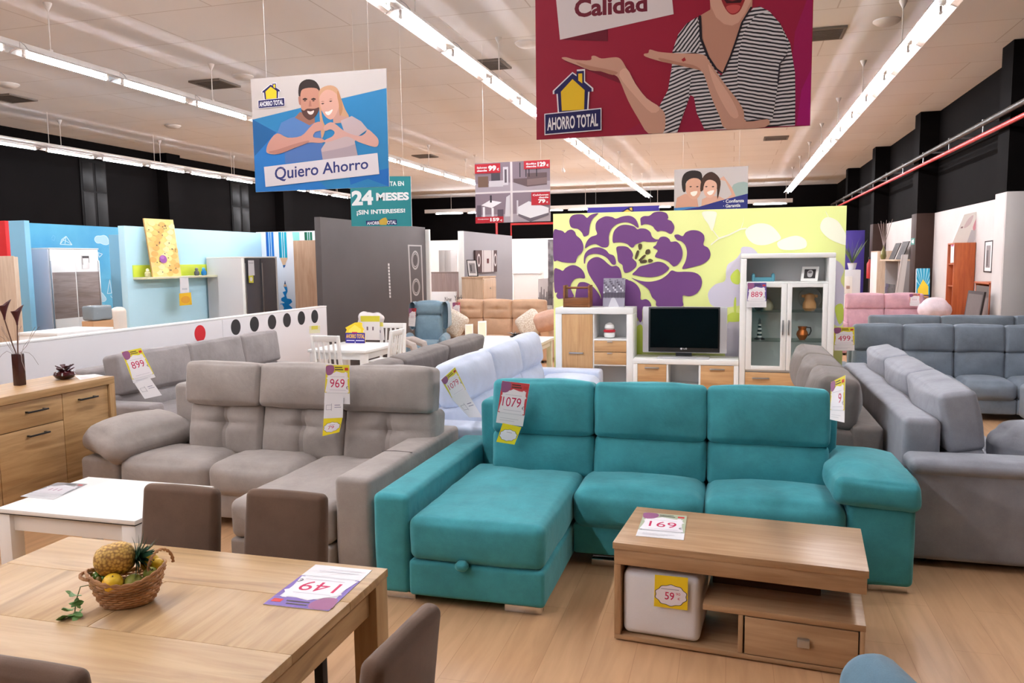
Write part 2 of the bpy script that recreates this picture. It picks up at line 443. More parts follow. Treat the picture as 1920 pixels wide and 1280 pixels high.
# lower, lighter part of the right-hand wall and the feet of its pillars
for i, (y0, y1) in enumerate(((13.6, 18.9), (19.4, 24.4))):
    obj('trim_%d' % (i+1), B().box((XR-.03, y0, 0), (XR, y1, 2.66), .004), PLASTER, kind='structure')
pil = [PLASTER, BROWNW, BROWNW, BROWNW]
for i, y in enumerate((13.1, 18.9, 24.4, 29.9)):
    b = B().box((3.82, y, 0), (XR, y+.5, 2.66), .004)
    if i == 0: b.box((3.82, y-.02, 0), (XR, y+.02, 2.66), .004)
    obj('trim_%d' % (i+3), b, pil[i], kind='structure')
# dark shop windows high in the left wall
PANE = plain('dark_window_pane', (19, 18, 18), .4, spec=.1)
for i, (x0, x1) in enumerate(((146, 204), (428, 468))):
    a = onX(x0, 272, XL+.02); c = onX(x1, 415, XL+.02)
    f = obj('window_%d' % (i+1), B().box((XL, a.y, 1.9), (XL+.03, c.y, 4.35), .004), plain('window_frame', (12, 10, 10), .6, spec=.1), kind='structure')
    h = (c.y-a.y)/2
    for k in range(2):
        for z0, z1 in ((1.98, 3.55), (3.6, 4.28)):
            obj('pane', B().box((XL+.028, a.y+.06+k*h, z0), (XL+.04, a.y+h-.03+k*h, z1), .002), PANE, f)

# ================================================================ ceiling lights
TUBEM = emit('fluorescent_tube', (248, 249, 255), TUBE)
LAMPW = plain('lamp_enamel', (214, 206, 200), .38)
REFL = plain('lamp_reflector', (214, 212, 210), .3, .85)
def fixture(name, rod):
    t = thing(name, 'x', 'ceiling light')
    obj('rail', B().rbox((0, 0, -.035), (.062, 1.494, .07), .006), LAMPW, t, True)
    b = B()
    for s in (-1, 1):
        p = [(s*.03, -.07), (s*.08, -.078), (s*.132, -.108), (s*.129, -.112), (s*.078, -.084), (s*.03, -.076)]
        b.slab([(x, -.735, z) for x, z in p], (0, 1.47, 0))
    obj('reflector', b, REFL, t, True)
    tb = B().tube([(0, -.66, -.134), (0, .54, -.134)], .014, 10)
    o = obj('tube', tb, TUBEM, t, True)
    for y in (-.675, .555): obj('lamp_holder', B().tube([(0, y-.018, -.134), (0, y+.018, -.134)], .016, 10).box((-.012, y-.012, -.12), (.012, y+.012, -.07), 0), LAMPW, t, True)
    c = B()
    c.tube([(.03, -.74, .0), (.085, -.74, -.04), (.136, -.74, -.108)], .004, 6); c.tube([(-.03, -.74, .0), (-.085, -.74, -.04), (-.136, -.74, -.108)], .004, 6)
    obj('clip', c, STEEL, t, True)
    if rod:
        r = B().tube([(0, -.3, 0), (0, -.3, HC-4.25-.02)], .007, 6)
        r.lathe([(.006, HC-4.25-.1), (.045, HC-4.25-.02), (.05, HC-4.25)], (0, -.3, 0), 12)
        r.rbox((0, -.3, .012), (.03, .05, .03), .004)
        obj('hanging_rod', r, LAMPW, t, True)
    return t
rows = [(-3.14, 'over the aisle in the row that passes left of the crimson banner', 'tubes in the row left of the crimson banner'),
        (1.93, 'in the row that runs along the black right-hand wall', 'tubes in the row along the right-hand wall'),
        (-7.73, 'in the row that passes behind the blue hanging poster', 'tubes in the row behind the blue poster'),
        (-13.63, 'in the far left row beside the black wall', 'tubes in the far left row')]
fa, fb = fixture('ceiling_light', True), fixture('ceiling_light', False); used = set()
for x, lb, gr in rows:
    for k in range(24):
        y = -3.97+1.5*k
        if x > 0 and y < 3.4: continue
        src = fa if k % 2 == 0 else fb
        if src.name in used: o = dup(src, (x, y, 4.25))
        else: o = src; o.location = (x, y, 4.25); used.add(src.name)
        o['label'] = 'white fluorescent batten ' + lb; o['group'] = gr
t = thing('light_trunking', 'long white lamp rail hanging crosswise before the black back wall', 'lamp rail', (-5.5, 33.2, 3.9))
b = B().rbox((-5.5, 33.2, 3.98), (15.5, .09, .16), .01)
for x in (-12, -9, -6, -3, 0, 2): b.tube([(x, 33.2, 4.02), (x, 33.2, HC)], .008, 6)
obj('rail', b, LAMPW, t)
for k in range(10): obj('tube', B().tube([(-12.7+1.5*k, 33.2, 3.86), (-11.5+1.5*k, 33.2, 3.86)], .014, 8), TUBEM, t); obj('lamp_holder', B().box((-12.75+1.5*k, 33.18, 3.84), (-12.7+1.5*k, 33.22, 3.9), 0).box((-11.5+1.5*k, 33.18, 3.84), (-11.45+1.5*k, 33.22, 3.9), 0), LAMPW, t)
# a second, thin track with small spotlights on the far left row
tk = B().rbox((-13.2, 14, 4.18), (.035, 26, .035), .004)
for y in range(4, 26, 3): tk.tube([(-13.2, y, 4.19), (-13.2, y, HC)], .006, 6)
tag(obj('spotlight_track', tk, LAMPW), 'thin white track with small spotlights beside the black left wall', 'lamp rail')
def added_spot(loc, aim, label, power, ang=70):  # extra lamp, added only to brighten a display
    t = thing('added_spotlight', label, 'spotlight', loc, 0, 'added fill spotlights')
    d = (Vector(aim)-Vector(loc)).normalized(); R = d.to_track_quat('-Z', 'Y').to_matrix().to_4x4()
    b = B().lathe([(.02, .08), (.035, .06), (.05, -.04), (.046, -.04), (.03, 0), (.0, 0)], (0, 0, 0), 14, M=R)
    obj('lamp_head', b, LAMPW, t, True)
    obj('stem', B().tube([(0, 0, 0), (0, 0, HC-loc[2])], .008, 6).lathe([(.01, HC-loc[2]-.06), (.05, HC-loc[2]-.03), (.05, HC-loc[2])], (0, 0, 0), 12), LAMPW, t, True)
    obj('lens', B().lathe([(.001, -.022), (.04, -.022), (.04, -.026), (.001, -.026)], (0, 0, 0), 14, M=R), emit('spot_lens', (255, 250, 240), 30), t, True)
    l = bpy.data.lights.new('spot', 'SPOT'); l.energy = power; l.spot_size = radians(ang); l.spot_blend = .6; l.shadow_soft_size = .04
    l.color = (1, .96, .9)
    lo = bpy.data.objects.new('spot', l); COL.objects.link(lo); lo.parent = t; lo.matrix_local = R @ Matrix.Translation((0, 0, -.06))
    return t

# vents, detectors and the sprinkler pipe
GR = plain('vent_grille', (112, 102, 94), .7)
for i, (px, py, lb) in enumerate(((403, 156, 'left of the blue poster top'), (20, 183, 'at the far left edge of the ceiling'), (915, 120, 'between the light row and the crimson banner'), (1540, 62, 'right of the crimson banner'), (1455, 258, 'just below the right end of the crimson banner'), (797, 292, 'far off above the teal finance banner'))):
    p = onZ(px, py, HC); t = thing('ceiling_vent', 'square grey air grille in the ceiling ' + lb, 'vent', (p.x, p.y, HC-.03), 0, 'ceiling air grilles')
    obj('frame', (lambda b: [b.box((-.3, s*.28-.02, 0), (.3, s*.28+.02, .03), .002) for s in (-1, 1)] and [b.box((s*.28-.02, -.26, 0), (s*.28+.02, .26, .03), .002) for s in (-1, 1)] and b)(B()), GR, t, True)
    b = B()
    for k in range(11): b.box((-.26, -.25+k*.05, .004), (.26, -.225+k*.05, .026), 0)
    obj('louvres', b, plain('vent_slat', (92, 84, 78), .7), t, True)
for px, py, lb in ((455, 142, 'above the blue poster'), (324, 235, 'between the two left light rows'), (15, 157, 'at the far left of the ceiling'), (1663, 38, 'beside the right light row'), (988, 80, 'left of the crimson banner')):
    p = onZ(px, py, HC)
    solo('smoke_detector', B().lathe([(.17, .06), (.17, .045), (.14, .02), (.1, .0)], (p.x, p.y, HC-.06), 20), LAMPW, 'round white flush ceiling disc ' + lb, 'detector', 'round ceiling discs')
RED = plain('red_pipe_paint', (176, 42, 44), .4)
t = thing('sprinkler_pipe', 'red fire pipe running along the black right-hand wall', 'pipe', (3.72, 20, 3.6))
b = B().tube([(3.72, 4, 3.6), (3.72, 33.5, 3.6)], .035, 10); obj('pipe', b, RED, t)
b = B().tube([(3.72, 4, 3.78), (3.72, 33.5, 3.78)], .045, 10); obj('duct', b, plain('dark_duct', (40, 34, 28), .5), t, label='dark conduit above the red pipe')
b = B()
for y in range(6, 33, 2): b.box((3.71, y-.012, 3.6), (3.73, y+.012, 3.83), 0); b.box((3.7, y-.02, 3.81), (4.199, y+.02, 3.84), 0)
obj('bracket', b, STEEL, t)
t = thing('fire_pipe', 'thin red pipe on the black back wall behind the four-picture banner', 'pipe', (-8, 35.92, 0))
a = onY(930, 440, 35.8); c = onY(957, 420, 35.8); d = onY(1200, 414, 35.8)
obj('pipe', B().tube([(c.x, 35.92, 0), (c.x, 35.92, c.z), (d.x, 35.92, c.z)], .06, 8).tube([(a.x, 35.92, 0), (a.x, 35.92, c.z+1)], .06, 8), RED, t)

added_spot((-7.2, 22.0, 4.25), (-7.0, 27.0, 1.5), 'added fill spotlight over the white rooms, farther left', 90, 95)  # this pair is added to make the far white rooms brighter
added_spot((-4.6, 22.0, 4.25), (-4.5, 27.0, 1.5), 'added fill spotlight over the white rooms, farther right', 90, 95)
added_spot((-1.3, 6.0, 4.3), (-1.1, 9.4, 1.2), 'added fill spotlight above the pale blue sofa, aimed at the flower wall', SPOT, 80)  # this pair is added out of view to brighten the flower wall
added_spot((.55, 6.0, 4.3), (.4, 9.4, 1.2), 'added fill spotlight above the creased taupe sofa, aimed at the flower wall', SPOT, 80)

# ================================================================ sofas
TEAL = fabric('teal_velvet', (64, 148, 157), .5, 300, .11, .8, (170, 220, 225))
TAUPE = fabric('taupe_microfibre', (160, 152, 147), .3, 300, .08, .8, (235, 225, 220))
MIDGREY = fabric('mid_grey_fabric', (146, 140, 140), .2)
PALEBLUE = fabric('pale_blue_fabric', (206, 216, 236), .25, mott=.04)
DARKTAUPE = fabric('dark_taupe_fabric', (118, 109, 104), .2)
SLATE = fabric('slate_blue_grey_fabric', (118, 128, 140), .2)
COOLGREY = fabric('cool_grey_fabric', (148, 150, 158), .2)
PINK = fabric('pink_fabric', (206, 164, 176), .2)
TAN = fabric('tan_leather', (204, 168, 140), .05, 120, .05, .5)
ARMBLUE = fabric('dusty_blue_fabric', (92, 122, 140), .25)
BROWN = fabric('brown_chair_fabric', (108, 86, 72), .2, 420, .1, wrinkle=.05)
MIX = {}
def rx(a): return Matrix.Rotation(a, 4, 'X')
def T(x, y, z): return Matrix.Translation((x, y, z))
def sofa(name, label, loc, rz, mat, seats, wl=.2, wr=.2, arm_h=(.56, .56), arm_y=(0, 0), D=.8, sz=.45, st=.22, yb=.38, z1=.70, z2=1.0, lean=.1,
         backs=None, boff=None, chaise=None, ext=0, base_z=.08, foot='bar', head=True, bt=.2, ht=.17, hfwd=.0, tuft=None, n=8, armcush=(None, None), frame_h=.82, seat_dent=True, group=None, puff=1.0, sunk=.03, hr=.034):
    t = thing(name, label, 'sofa', loc, rz, group)
    Wd = wl+sum(seats)+wr
    xs = [wl]
    for s in seats: xs.append(xs[-1]+s)
    b = B()
    for i, s in enumerate(seats):
        if i == chaise: continue
        b.box((xs[i]+.004, sunk, base_z), (xs[i+1]-.004, D-.1, sz-st+.02), .015)
    obj('base', b, mat, t, True)
    for i, s in enumerate(seats):
        if i == chaise:
            obj('chaise_box', B().cushion((xs[i]+s/2, (yb-ext)/2+.05, (base_z-.04+sz-st)/2+.005), (s-.006, ext+yb+.1, sz-st-base_z+.03), .02, (0, .006, 0), n, rough=.002), mat, t, True)
            d = [((0, -.05, st/2), (.1, .1, .2), (0, 0, -.02)), ((0, .45, st/2), (.1, .1, .2), (0, 0, -.012))] if seat_dent else []
            obj('chaise_cushion', B().cushion((xs[i]+s/2, (yb+.12-ext)/2, sz-st/2), (s-.008, ext+yb+.12, st), .045, (.006, .02, .028*puff), n+3, d, .005), mat, t, True)
        else:
            d = [((0, -.02, st/2), (.09, .09, .2), (0, 0, -.016))] if seat_dent else []
            obj('seat_cushion', B().cushion((xs[i]+s/2, (yb+.14)/2, sz-st/2), (s-.008, yb+.14, st), .065, (.008, .03, .035*puff), n, d, .005), mat, t, True)
    bs = backs or seats; x = wl if boff is None else boff
    for i, s in enumerate(bs):
        L = z1-sz+.05
        M = T(x+s/2, yb, sz-.03) @ rx(-lean)
        d = []
        if tuft == 'cross':
            d = [((0, -bt/2, L/2), (.028, .15, L), (0, .04, 0)), ((0, -bt/2, L*.6), (s*.4, .15, .026), (0, .026, 0)), ((0, -bt/2, L*.6), (.06, .15, .06), (0, .02, 0)), ((-s*.28, -bt/2, L*.55), (.12, .2, .1), (0, -.015, 0)), ((s*.28, -bt/2, L*.55), (.12, .2, .1), (0, -.015, 0))]
            d = [((q[0][0], q[0][1], q[0][2]-L/2), q[1], q[2]) for q in d]
        obj('back_cushion', B().cushion((0, bt/2, L/2), (s-.006, bt, L), .036, (.006, .04*puff, .01), n+(10 if tuft else 1), d, .006, M=M), mat, t, True)
        if head:
            H = z2-z1
            y1 = yb+math.tan(lean)*(z1-sz)-hfwd
            M = T(x+s/2, y1, z1+.005) @ rx(-lean*.9)
            d = []
            if tuft == 'button': d = [((0, -ht/2, 0), (s*.3, .1, .03), (0, .03, 0)), ((0, -ht/2, 0), (.05, .1, .06), (0, .03, 0))]
            obj('headrest', B().cushion((0, ht/2-.01, H/2), (s-.005, ht, H), hr, (.006, .04*puff, .014), n+1+(8 if tuft == 'button' else 0), d, .007, M=M), mat, t, True)
        x += s
    obj('back_frame', B().cushion((wl+sum(seats)/2, D-.1, (base_z+frame_h)/2), (sum(seats)+(.02), .2, frame_h-base_z), .04, (0, .01, 0), 5, rough=.003), mat, t, True)
    for k, (wd, x0) in enumerate(((wl, 0), (wr, Wd-wr))):
        if wd <= 0: continue
        y0 = arm_y[k]; h = arm_h[k]
        obj('armrest', B().cushion((x0+wd/2, (y0+D)/2, (base_z-.04+h)/2), (wd-.004, D-y0, h-base_z+.04), .032, (.006, .008, .006), 6, rough=.003), mat, t, True)
        if armcush[k]:
            a = armcush[k]
            obj('arm_cushion', B().cushion((0, 0, 0), a['s'], a.get('r', .07), a.get('p', (.02, .02, .05)), 9, a.get('d', ()), .012, M=T(*a['c']) @ Matrix.Rotation(a.get('rz', 0), 4, 'Z') @ Matrix.Rotation(a.get('ry', 0), 4, 'Y') @ rx(a.get('rx', 0))), mat, t, True)
    fx = [(.12, arm_y[0]+.05), (Wd-.12, arm_y[1]+.05), (.12, D-.1), (Wd-.12, D-.1)]
    if chaise is not None: fx += [(xs[chaise]+seats[chaise]-.12 if chaise == 0 else xs[chaise]+.12, -ext+.05)]
    if chaise is not None and len(seats) > 2: fx += [(xs[1]+.2 if chaise == 0 else xs[-2]-.2, .08)]
    for (x, y) in fx:
        if foot == 'bar': obj('foot', B().rbox((x, y+.01, (base_z-.035)/2), (.19, .055, base_z-.035), .004), CHROME, t, True, label='chrome bar foot')
        else: obj('foot', B().lathe([(.018, 0), (.03, base_z)], (x, y, 0), 10), DARKGAP, t, True)
    return t, xs

# --- teal chaise sofa
ts, xs = sofa('chaise_sofa', 'teal velvet corner sofa with chaise, behind the oak coffee table', (-1.78, 4.28, 0), 0, TEAL, [.72, .73, .73], .2, .33,
    (.56, .47), (-.65, .04), .80, .455, .225, .37, .675, 1.005, .19, [.65, .67, .68], .33, 0, .67, .075, n=10, bt=.2, ht=.17, hfwd=.02, frame_h=.84,
    armcush=(None, dict(s=(.41, .74, .15), c=(2.515, .36, .535), r=.04, p=(.02, .015, .05), ry=.05, d=[((-.2, .2, 0), (.12, .12, .2), (.05, -.02, 0))])))
obj('pull_tab', B().cushion((.2+.30, -.69, .235), (.06, .05, .045), .018, (.004, .004, .004), 3), TEAL, ts, True, label='fabric pull tab under the chaise cushion')
# --- grey taupe chaise sofa
gs, xs = sofa('chaise_sofa', 'taupe microfibre corner sofa with tufted backs, left of the teal sofa', (-4.36, 4.36, 0), 0, TAUPE, [.71, .64, .64], .31, .22,
    (.43, .6), (0, -.62), .82, .44, .22, .36, .765, 1.06, .16, [.6, .635, .655], .60, 2, .66, .07, n=9, tuft='cross', bt=.22, ht=.17, hfwd=.05, frame_h=.86,
    armcush=(dict(s=(.42, .66, .2), c=(.25, .3, .53), r=.09, p=(.02, .03, .05), rz=-.25, ry=.18, rx=.05, d=[((-.05, -.3, 0), (.1, .12, .2), (0, .03, 0))]), None))
obj('arm_seam', B().tube([(2.31, -.02, .602), (2.4, -.02, .606), (2.51, -.02, .602)], .004, 6), plain('taupe_thread', (120, 112, 108), .8), gs, True)
# --- sofa along the low white partition
sofa('corner_sofa', 'mid grey sofa against the low white partition, price 899 on it', (-4.75, 5.5, 0), pi/2, MIDGREY, [.98, .88, .72], .22, .16,
    (.56, .56), (0, 0), .98, .43, .22, .46, .6, .96, .16, n=7, foot='peg', hfwd=.04)
# --- pale blue sofa behind the teal one, dark taupe one back to back with it
sofa('corner_sofa', 'pale blue sofa seen end-on between the taupe and teal sofas', (-1.42, 5.2, 0), pi/2, PALEBLUE, [.98, .9, .85, .6], .24, .2,
    (.58, .5), (0, 0), 1.05, .45, .22, .5, .66, 1.0, .2, backs=[1.02, .9, .85], n=8, foot='peg', hfwd=.02, puff=1.6, hr=.06)
sofa('corner_sofa', 'dark taupe sofa with bulging backs, behind the pale blue sofa', (-3.42, 8.9, 0), -pi/2, DARKTAUPE, [1.2, 1.15, .7], .18, .2,
    (.5, .5), (0, 0), .86, .42, .2, .42, .6, .92, .18, n=7, foot='peg', frame_h=.74)
# --- right-hand group
sofa('corner_sofa', 'grey taupe sofa with creased cushions directly behind the teal arm', (.26, 7.75, 0), -pi/2, DARKTAUPE, [.75, .72, .66], .18, .2,
    (.5, .5), (0, 0), .70, .44, .22, .33, .62, .97, .12, n=7, foot='peg', frame_h=.66, bt=.2, ht=.24, hfwd=.06, puff=1.6, hr=.05)
bs, xs = sofa('corner_sofa', 'cool grey sofa turned away at right, with a long rolled arm facing out', (1.83, 4.76, 0), pi/2, COOLGREY, [.92, .86, .84], .26, .2,
    (.58, .56), (-.55, 0), .84, .43, .22, .36, .62, .98, .22, n=8, foot='peg', frame_h=.8, ht=.2, hfwd=.0, puff=1.5,
    armcush=(None, None))
obj('arm_roll', B().cushion((.1, .15, .575), (.24, 1.4, .09), .04, (.012, .005, .012), 7, rough=.004), COOLGREY, bs, True)
solo('scatter_cushion', B().cushion((0, 0, 0), (.62, .34, .26), .1, (.03, .03, .06), 9, rough=.01, M=T(1.84, 5.24, .60) @ Matrix.Rotation(.05, 4, 'Z')), COOLGREY, 'plump grey cushion lying on the rolled arm of the cool grey sofa', 'cushion')
cs, _ = sofa('corner_sofa', 'slate blue-grey sofa with four pairs of back cushions, far right', (1.17, 9.2, 0), 0, SLATE, [.52, .52, .50, .52], .18, .2,
    (.5, .5), (0, 0), .95, .42, .2, .44, .68, .98, .1, n=8, foot='peg', frame_h=.8, seat_dent=False)
obj('chaise', B().cushion((1.98, -.36, .24), (.5, .8, .36), .05, (.01, .01, .03), 7), SLATE, cs, True)
sofa('corner_sofa', 'blue-grey sofa whose top edge shows behind the slate sofa', (1.7, 11.6, 0), 0, SLATE, [.92, .9, .5], .18, .2,
    (.5, .5), (0, 0), .9, .42, .2, .42, .62, .92, .1, n=6, foot='peg', frame_h=.75)
sofa('two_seater_sofa', 'pink two-seat sofa near the right-hand wall', (1.83, 15.0, 0), 0, PINK, [.66, .64], .17, .22,
    (.58, .6), (0, 0), .9, .42, .2, .42, .8, 1.08, .08, n=7, foot='peg', frame_h=.8)
solo('scatter_cushion', B().cushion((3.40, 15.14, .81), (.50, .36, .34), .18, (.02, .02, .05), 8), fabric('pale_pink_fabric', (228, 210, 216), .2), 'pale round cushion at the right end of the pink sofa', 'cushion')
sofa('three_seater_sofa', 'tan leather three-seat sofa before the grey partition', (-4.95, 13.0, 0), 0, TAN, [.5, .54, .62], .15, .15,
    (.56, .56), (0, 0), .9, .42, .2, .42, .72, 1.06, .06, n=10, foot='peg', tuft='button', frame_h=.8)
sofa('two_seater_sofa', 'pale beige sofa far off beside the flower wall', (-4.6, 18.9, 0), 0, fabric('pale_beige_fabric', (196, 186, 178), .1), [.8, .8], .25, .25,
    (.6, .6), (0, 0), .95, .45, .2, .42, .8, 1.2, .08, n=6, foot='peg', frame_h=.8)

# ================================================================ tables and chairs
OAK1, OAK2 = (195, 162, 118), (173, 137, 95)
OAKX = wood('oak_along_x', OAK1, OAK2, 'x'); OAKY = wood('oak_along_y', OAK1, OAK2, 'y'); OAKZ = wood('oak_along_z', OAK1, OAK2, 'z')
SON1, SON2 = (185, 151, 116), (161, 124, 88)
SONX = wood('sonoma_along_x', SON1, SON2, 'x', .38, knots=.75); SONY = wood('sonoma_along_y', SON1, SON2, 'y', .38, knots=.75); SONZ = wood('sonoma_along_z', SON1, SON2, 'z', .38, knots=.75)
# dining table
X0, X1, Y0, Y1, ZT = -2.53, -1.15, 1.42, 2.455, .68
dt = thing('dining_table', 'oak dining table in the foreground with the fruit basket on it', 'table', ((X0+X1)/2, (Y0+Y1)/2, 0))
b = B().box((X0, 2.17, ZT-.03), (X1, Y1, ZT), .003).box((X0, Y0, ZT-.03), (X1, 1.825, ZT), .003)
obj('tabletop', b, OAKX, dt)
b = B()
for i in range(2): b.box((X0+i*.69+.001*i, 1.826, ZT-.03), (X0+.69*(i+1)-.001, 2.169, ZT-.0004), .002)
obj('extension_leaf', b, OAKY, dt)
for x in (X0+.003, X1-.093):
    for y in (Y0+.003, Y1-.093): obj('leg', B().box((x, y, 0), (x+.09, y+.09, ZT-.031), .003), OAKZ, dt)
for x in (X1-.055, X0+.03): obj('apron', B().box((x, Y0+.095, ZT-.135), (x+.025, Y1-.095, ZT-.032), .002), OAKY, dt)
for y in (Y1-.06, Y0+.035): obj('apron', B().box((X0+.095, y, ZT-.135), (X1-.095, y+.025, ZT-.032), .002), OAKX, dt)
# upholstered dining chairs: local front is -y (towards the table edge)
def dining_chair(label):
    t = thing('dining_chair', label, 'chair', group='brown dining chairs')
    M = T(0, .02, .40) @ rx(-.13)
    obj('backrest', B().cushion((0, .03, .225), (.36, .06, .47), .026, (.004, .008, .006), 8, rough=.002, M=M, fn2=lambda o: Vector((o.x*(1-.06*(o.z/.45)), o.y, o.z))), BROWN, t, True)
    obj('seat', B().cushion((0, -.17, .375), (.38, .40, .09), .03, (.004, .006, .012), 7, rough=.002), BROWN, t, True)
    for sx in (-1, 1):
        for y in (-.34, .03): obj('leg', B().box((sx*.165-.019, y-.019, 0), (sx*.165+.019, y+.019, .34), .003), DARKGAP, t, True)
    return t
ch = dining_chair('brown upholstered dining chair behind the oak table, nearest the white coffee table')
ch.location = (-2.15, 2.55, 0)
dup(ch, (-1.685, 2.58, 0), 0, 'brown upholstered dining chair behind the oak table, before the taupe chaise')
dup(ch, (-.87, 1.715, 0), -pi/2-.06, 'brown dining chair at the right end of the oak table')
dup(ch, (-1.55, 1.455, 0), pi, 'brown dining chair cut off at the bottom left corner, near side of the oak table')
# white lift-top coffee table
wt = thing('coffee_table', 'white coffee table between the oak table and the sideboard', 'table', (-3.25, 3.43, 0))
x0, x1, y0, y1, z = -3.68, -2.81, 3.12, 3.74, .5
obj('tabletop', B().box((x0, y0, z-.022), (x1, y1, z), .002), WHITE, wt)
obj('gap_shade', B().box((x0-.001, y0-.001, z-.026), (x1+.001, y1+.001, z-.0225), 0), BLACKPL, wt, label='dark line under the top')  # black strip stands in for the shaded gap below the lifting top
obj('apron', B().box((x0+.03, y0+.03, z-.12), (x1-.03, y1-.03, z-.027), .002), WHITE, wt)
for x in (x0+.004, x1-.084):
    for y in (y0+.004, y1-.084): obj('leg', B().box((x, y, 0), (x+.08, y+.08, z-.027), .003), WHITE, wt)
# oak coffee table with pouf
ct = thing('coffee_table', 'oak coffee table with drawer in front of the teal sofa', 'table', (.05, 3.70, 0), -.085)
L = lambda lo, hi, r=.002, bb=None: (bb or B()).box(lo, hi, r)
hw, hd = .535, .275
obj('tabletop', L((-hw, -hd, .437), (hw, hd, .468)), SONX, ct, True)
obj('top_rail', L((-hw+.006, -hd+.006, .365), (hw-.006, hd-.006, .4365)), SONX, ct, True)
obj('side_panel', L((-hw+.006, -hd+.006, .03), (-hw+.036, hd-.006, .3645)), SONZ, ct, True)
obj('bottom_board', L((-hw+.006, -hd+.006, .008), (hw-.006, hd-.006, .0295)), SONX, ct, True)
obj('shelf', L((-.13, -hd+.006, .205), (hw-.004, hd-.006, .232)), SONX, ct, True)
obj('divider', L((.022, -hd+.008, .03), (.042, hd-.01, .2045)), SONZ, ct, True); obj('side_panel', L((hw-.026, -hd+.008, .03), (hw-.006, hd-.01, .2045)), SONZ, ct, True)
obj('back_panel', L((-.115, -.02, .2325), (.36, .005, .3645)), wood('dark_walnut', (92, 62, 44), (70, 45, 32), 'x'), ct, True, label='dark back panel')
obj('rear_board', L((-.12, hd-.03, .03), (.02, hd-.012, .2045)), SONX, ct, True)
dr = obj('drawer', L((.05, -hd+.004, .034), (hw-.032, -hd+.022, .2)), SONX, ct, True)
obj('handle', B().box((.265, -hd-.014, .105), (.315, -hd+.004, .143), .003), STEEL, dr, True, label='square steel handle')
WM_ = W(ct)
pf = thing('pouf', 'white cube pouf stored under the oak coffee table', 'pouf', WM_ @ Vector((-.318, -.08, .0295)), -.085)
obj('body', B().cushion((0, 0, .155), (.345, .345, .30), .03, (.004, .006, .006), 7, rough=.003), fabric('white_leatherette', (230, 230, 236), .1, 200, .02, .55, wrinkle=.08), pf, True)
# pedestal: floor glides
b = B()
for x in (-.48, .48):
    for y in (-.22, .22): b.box((x-.03, y-.03, 0), (x+.03, y+.03, .008), 0)
obj('glide', b, BLACKPL, ct, True)

# sideboard
SBY = wood('sideboard_oak_y', (184, 148, 102), (158, 120, 76), 'y'); SBZ = wood('sideboard_oak_z', (184, 148, 102), (158, 120, 76), 'z')
sbd = thing('sideboard', 'long oak sideboard with black bar handles along the left edge', 'sideboard', (-4.85, 4.1, 0))
x0, x1, y0, y1, h = -5.12, -4.6, 3.0, 4.99, .9
obj('top', B().box((x0, y0, h-.055), (x1, y1, h), .002), SBY, sbd)
obj('side_panel', B().box((x0, y1-.055, 0), (x1, y1, h-.0555), .002).box((x0, y0, 0), (x1, y0+.055, h-.0555), .002), SBZ, sbd)
obj('carcass', B().box((x0, y0+.056, .06), (x1-.035, y1-.056, h-.056), 0).box((x0+.02, y0+.056, 0), (x1-.06, y1-.056, .06), 0), DARKGAP, sbd)
fz = [(y0+.06, 3.99-.02), (3.975, 4.50), (4.505, 4.93)]
def bar(yc, z, w=.17):
    b = B().box((x1+.012, yc-w/2, z-.006), (x1+.022, yc+w/2, z+.006), .002)
    for s in (-1, 1): b.box((x1-.016, yc+s*(w/2-.015)-.006, z-.006), (x1+.014, yc+s*(w/2-.015)+.006, z+.006), 0)
    return b
for i, (a, c) in enumerate(fz):
    if i == 1:
        d = obj('drawer', B().box((x1-.034, a, .655), (x1-.016, c, h-.06), .002), SBY, sbd); obj('handle', bar((a+c)/2+.03, .765), BLACKPL, d, label='black bar handle')
        d = obj('door', B().box((x1-.034, a, .065), (x1-.016, c, .65), .002), SBY, sbd); obj('handle', bar((a+c)/2+.03, .6), BLACKPL, d, label='black bar handle')
    else:
        d = obj('door', B().box((x1-.034, a, .065), (x1-.016, c, h-.06), .002), SBY, sbd); obj('handle', bar((a+c)/2, .775), BLACKPL, d, label='black bar handle')
# things on the sideboard
v = thing('vase', 'slim dark brown vase with two dark calla lilies on the sideboard', 'vase', (-4.94, 4.46, .9))
obj('body', B().rbox((0, 0, .115), (.058, .058, .23), .004), plain('dark_brown_glaze', (58, 26, 22), .25), v, True)
for (dx, dy, hh, s) in ((-.11, -.02, .40, 0), (.02, .0, .33, 1)):
    dx *= .6; top = Vector((dx*.3, dx, .23+hh*.62))
    obj('stem', B().tube([(0, 0, .2), (dx*.1, dx*.45, .3), tuple(top)], .0045, 6), plain('flower_stem', (92, 62, 52), .6), v, True)
    b = B(); n = 14; R = []
    for k in range(7):
        zz = k/6; R.append((.006+.034*zz**1.6, zz*.10))
    vs = []; fs = []
    for (r, zz) in R:
        for q in range(n):
            th = 2*pi*q/n; lip = 1+.55*max(0, cos(th-1.2))*(zz/.10)**2
            vs.append(top+Vector((r*cos(th)*.8+(.0), r*sin(th)*lip, zz*(1+.45*max(0, cos(th-1.2))*(zz/.10)))))
    for i in range(6):
        for q in range(n): fs.append((i*n+q, i*n+(q+1) % n, (i+1)*n+(q+1) % n, (i+1)*n+q))
    b.add(vs, fs); obj('flower', b, plain('dark_maroon_petal', (74, 22, 30), .5), v, True)
b = B()
for k in range(9):
    a = k*.7; p = [(0, 0, .2)]; 
    for j in range(1, 6): p.append((sin(a)*.03*j+random.uniform(-.01, .01), cos(a)*.028*j*(1 if k % 2 else 1.2), .2+.045*j+random.uniform(-.01, .01)-(.012*j*j if k % 3 == 0 else 0)))
    b.tube(p, .0016, 4)
obj('dry_twigs', b, plain('dry_twig', (140, 126, 122), .7), v, True)
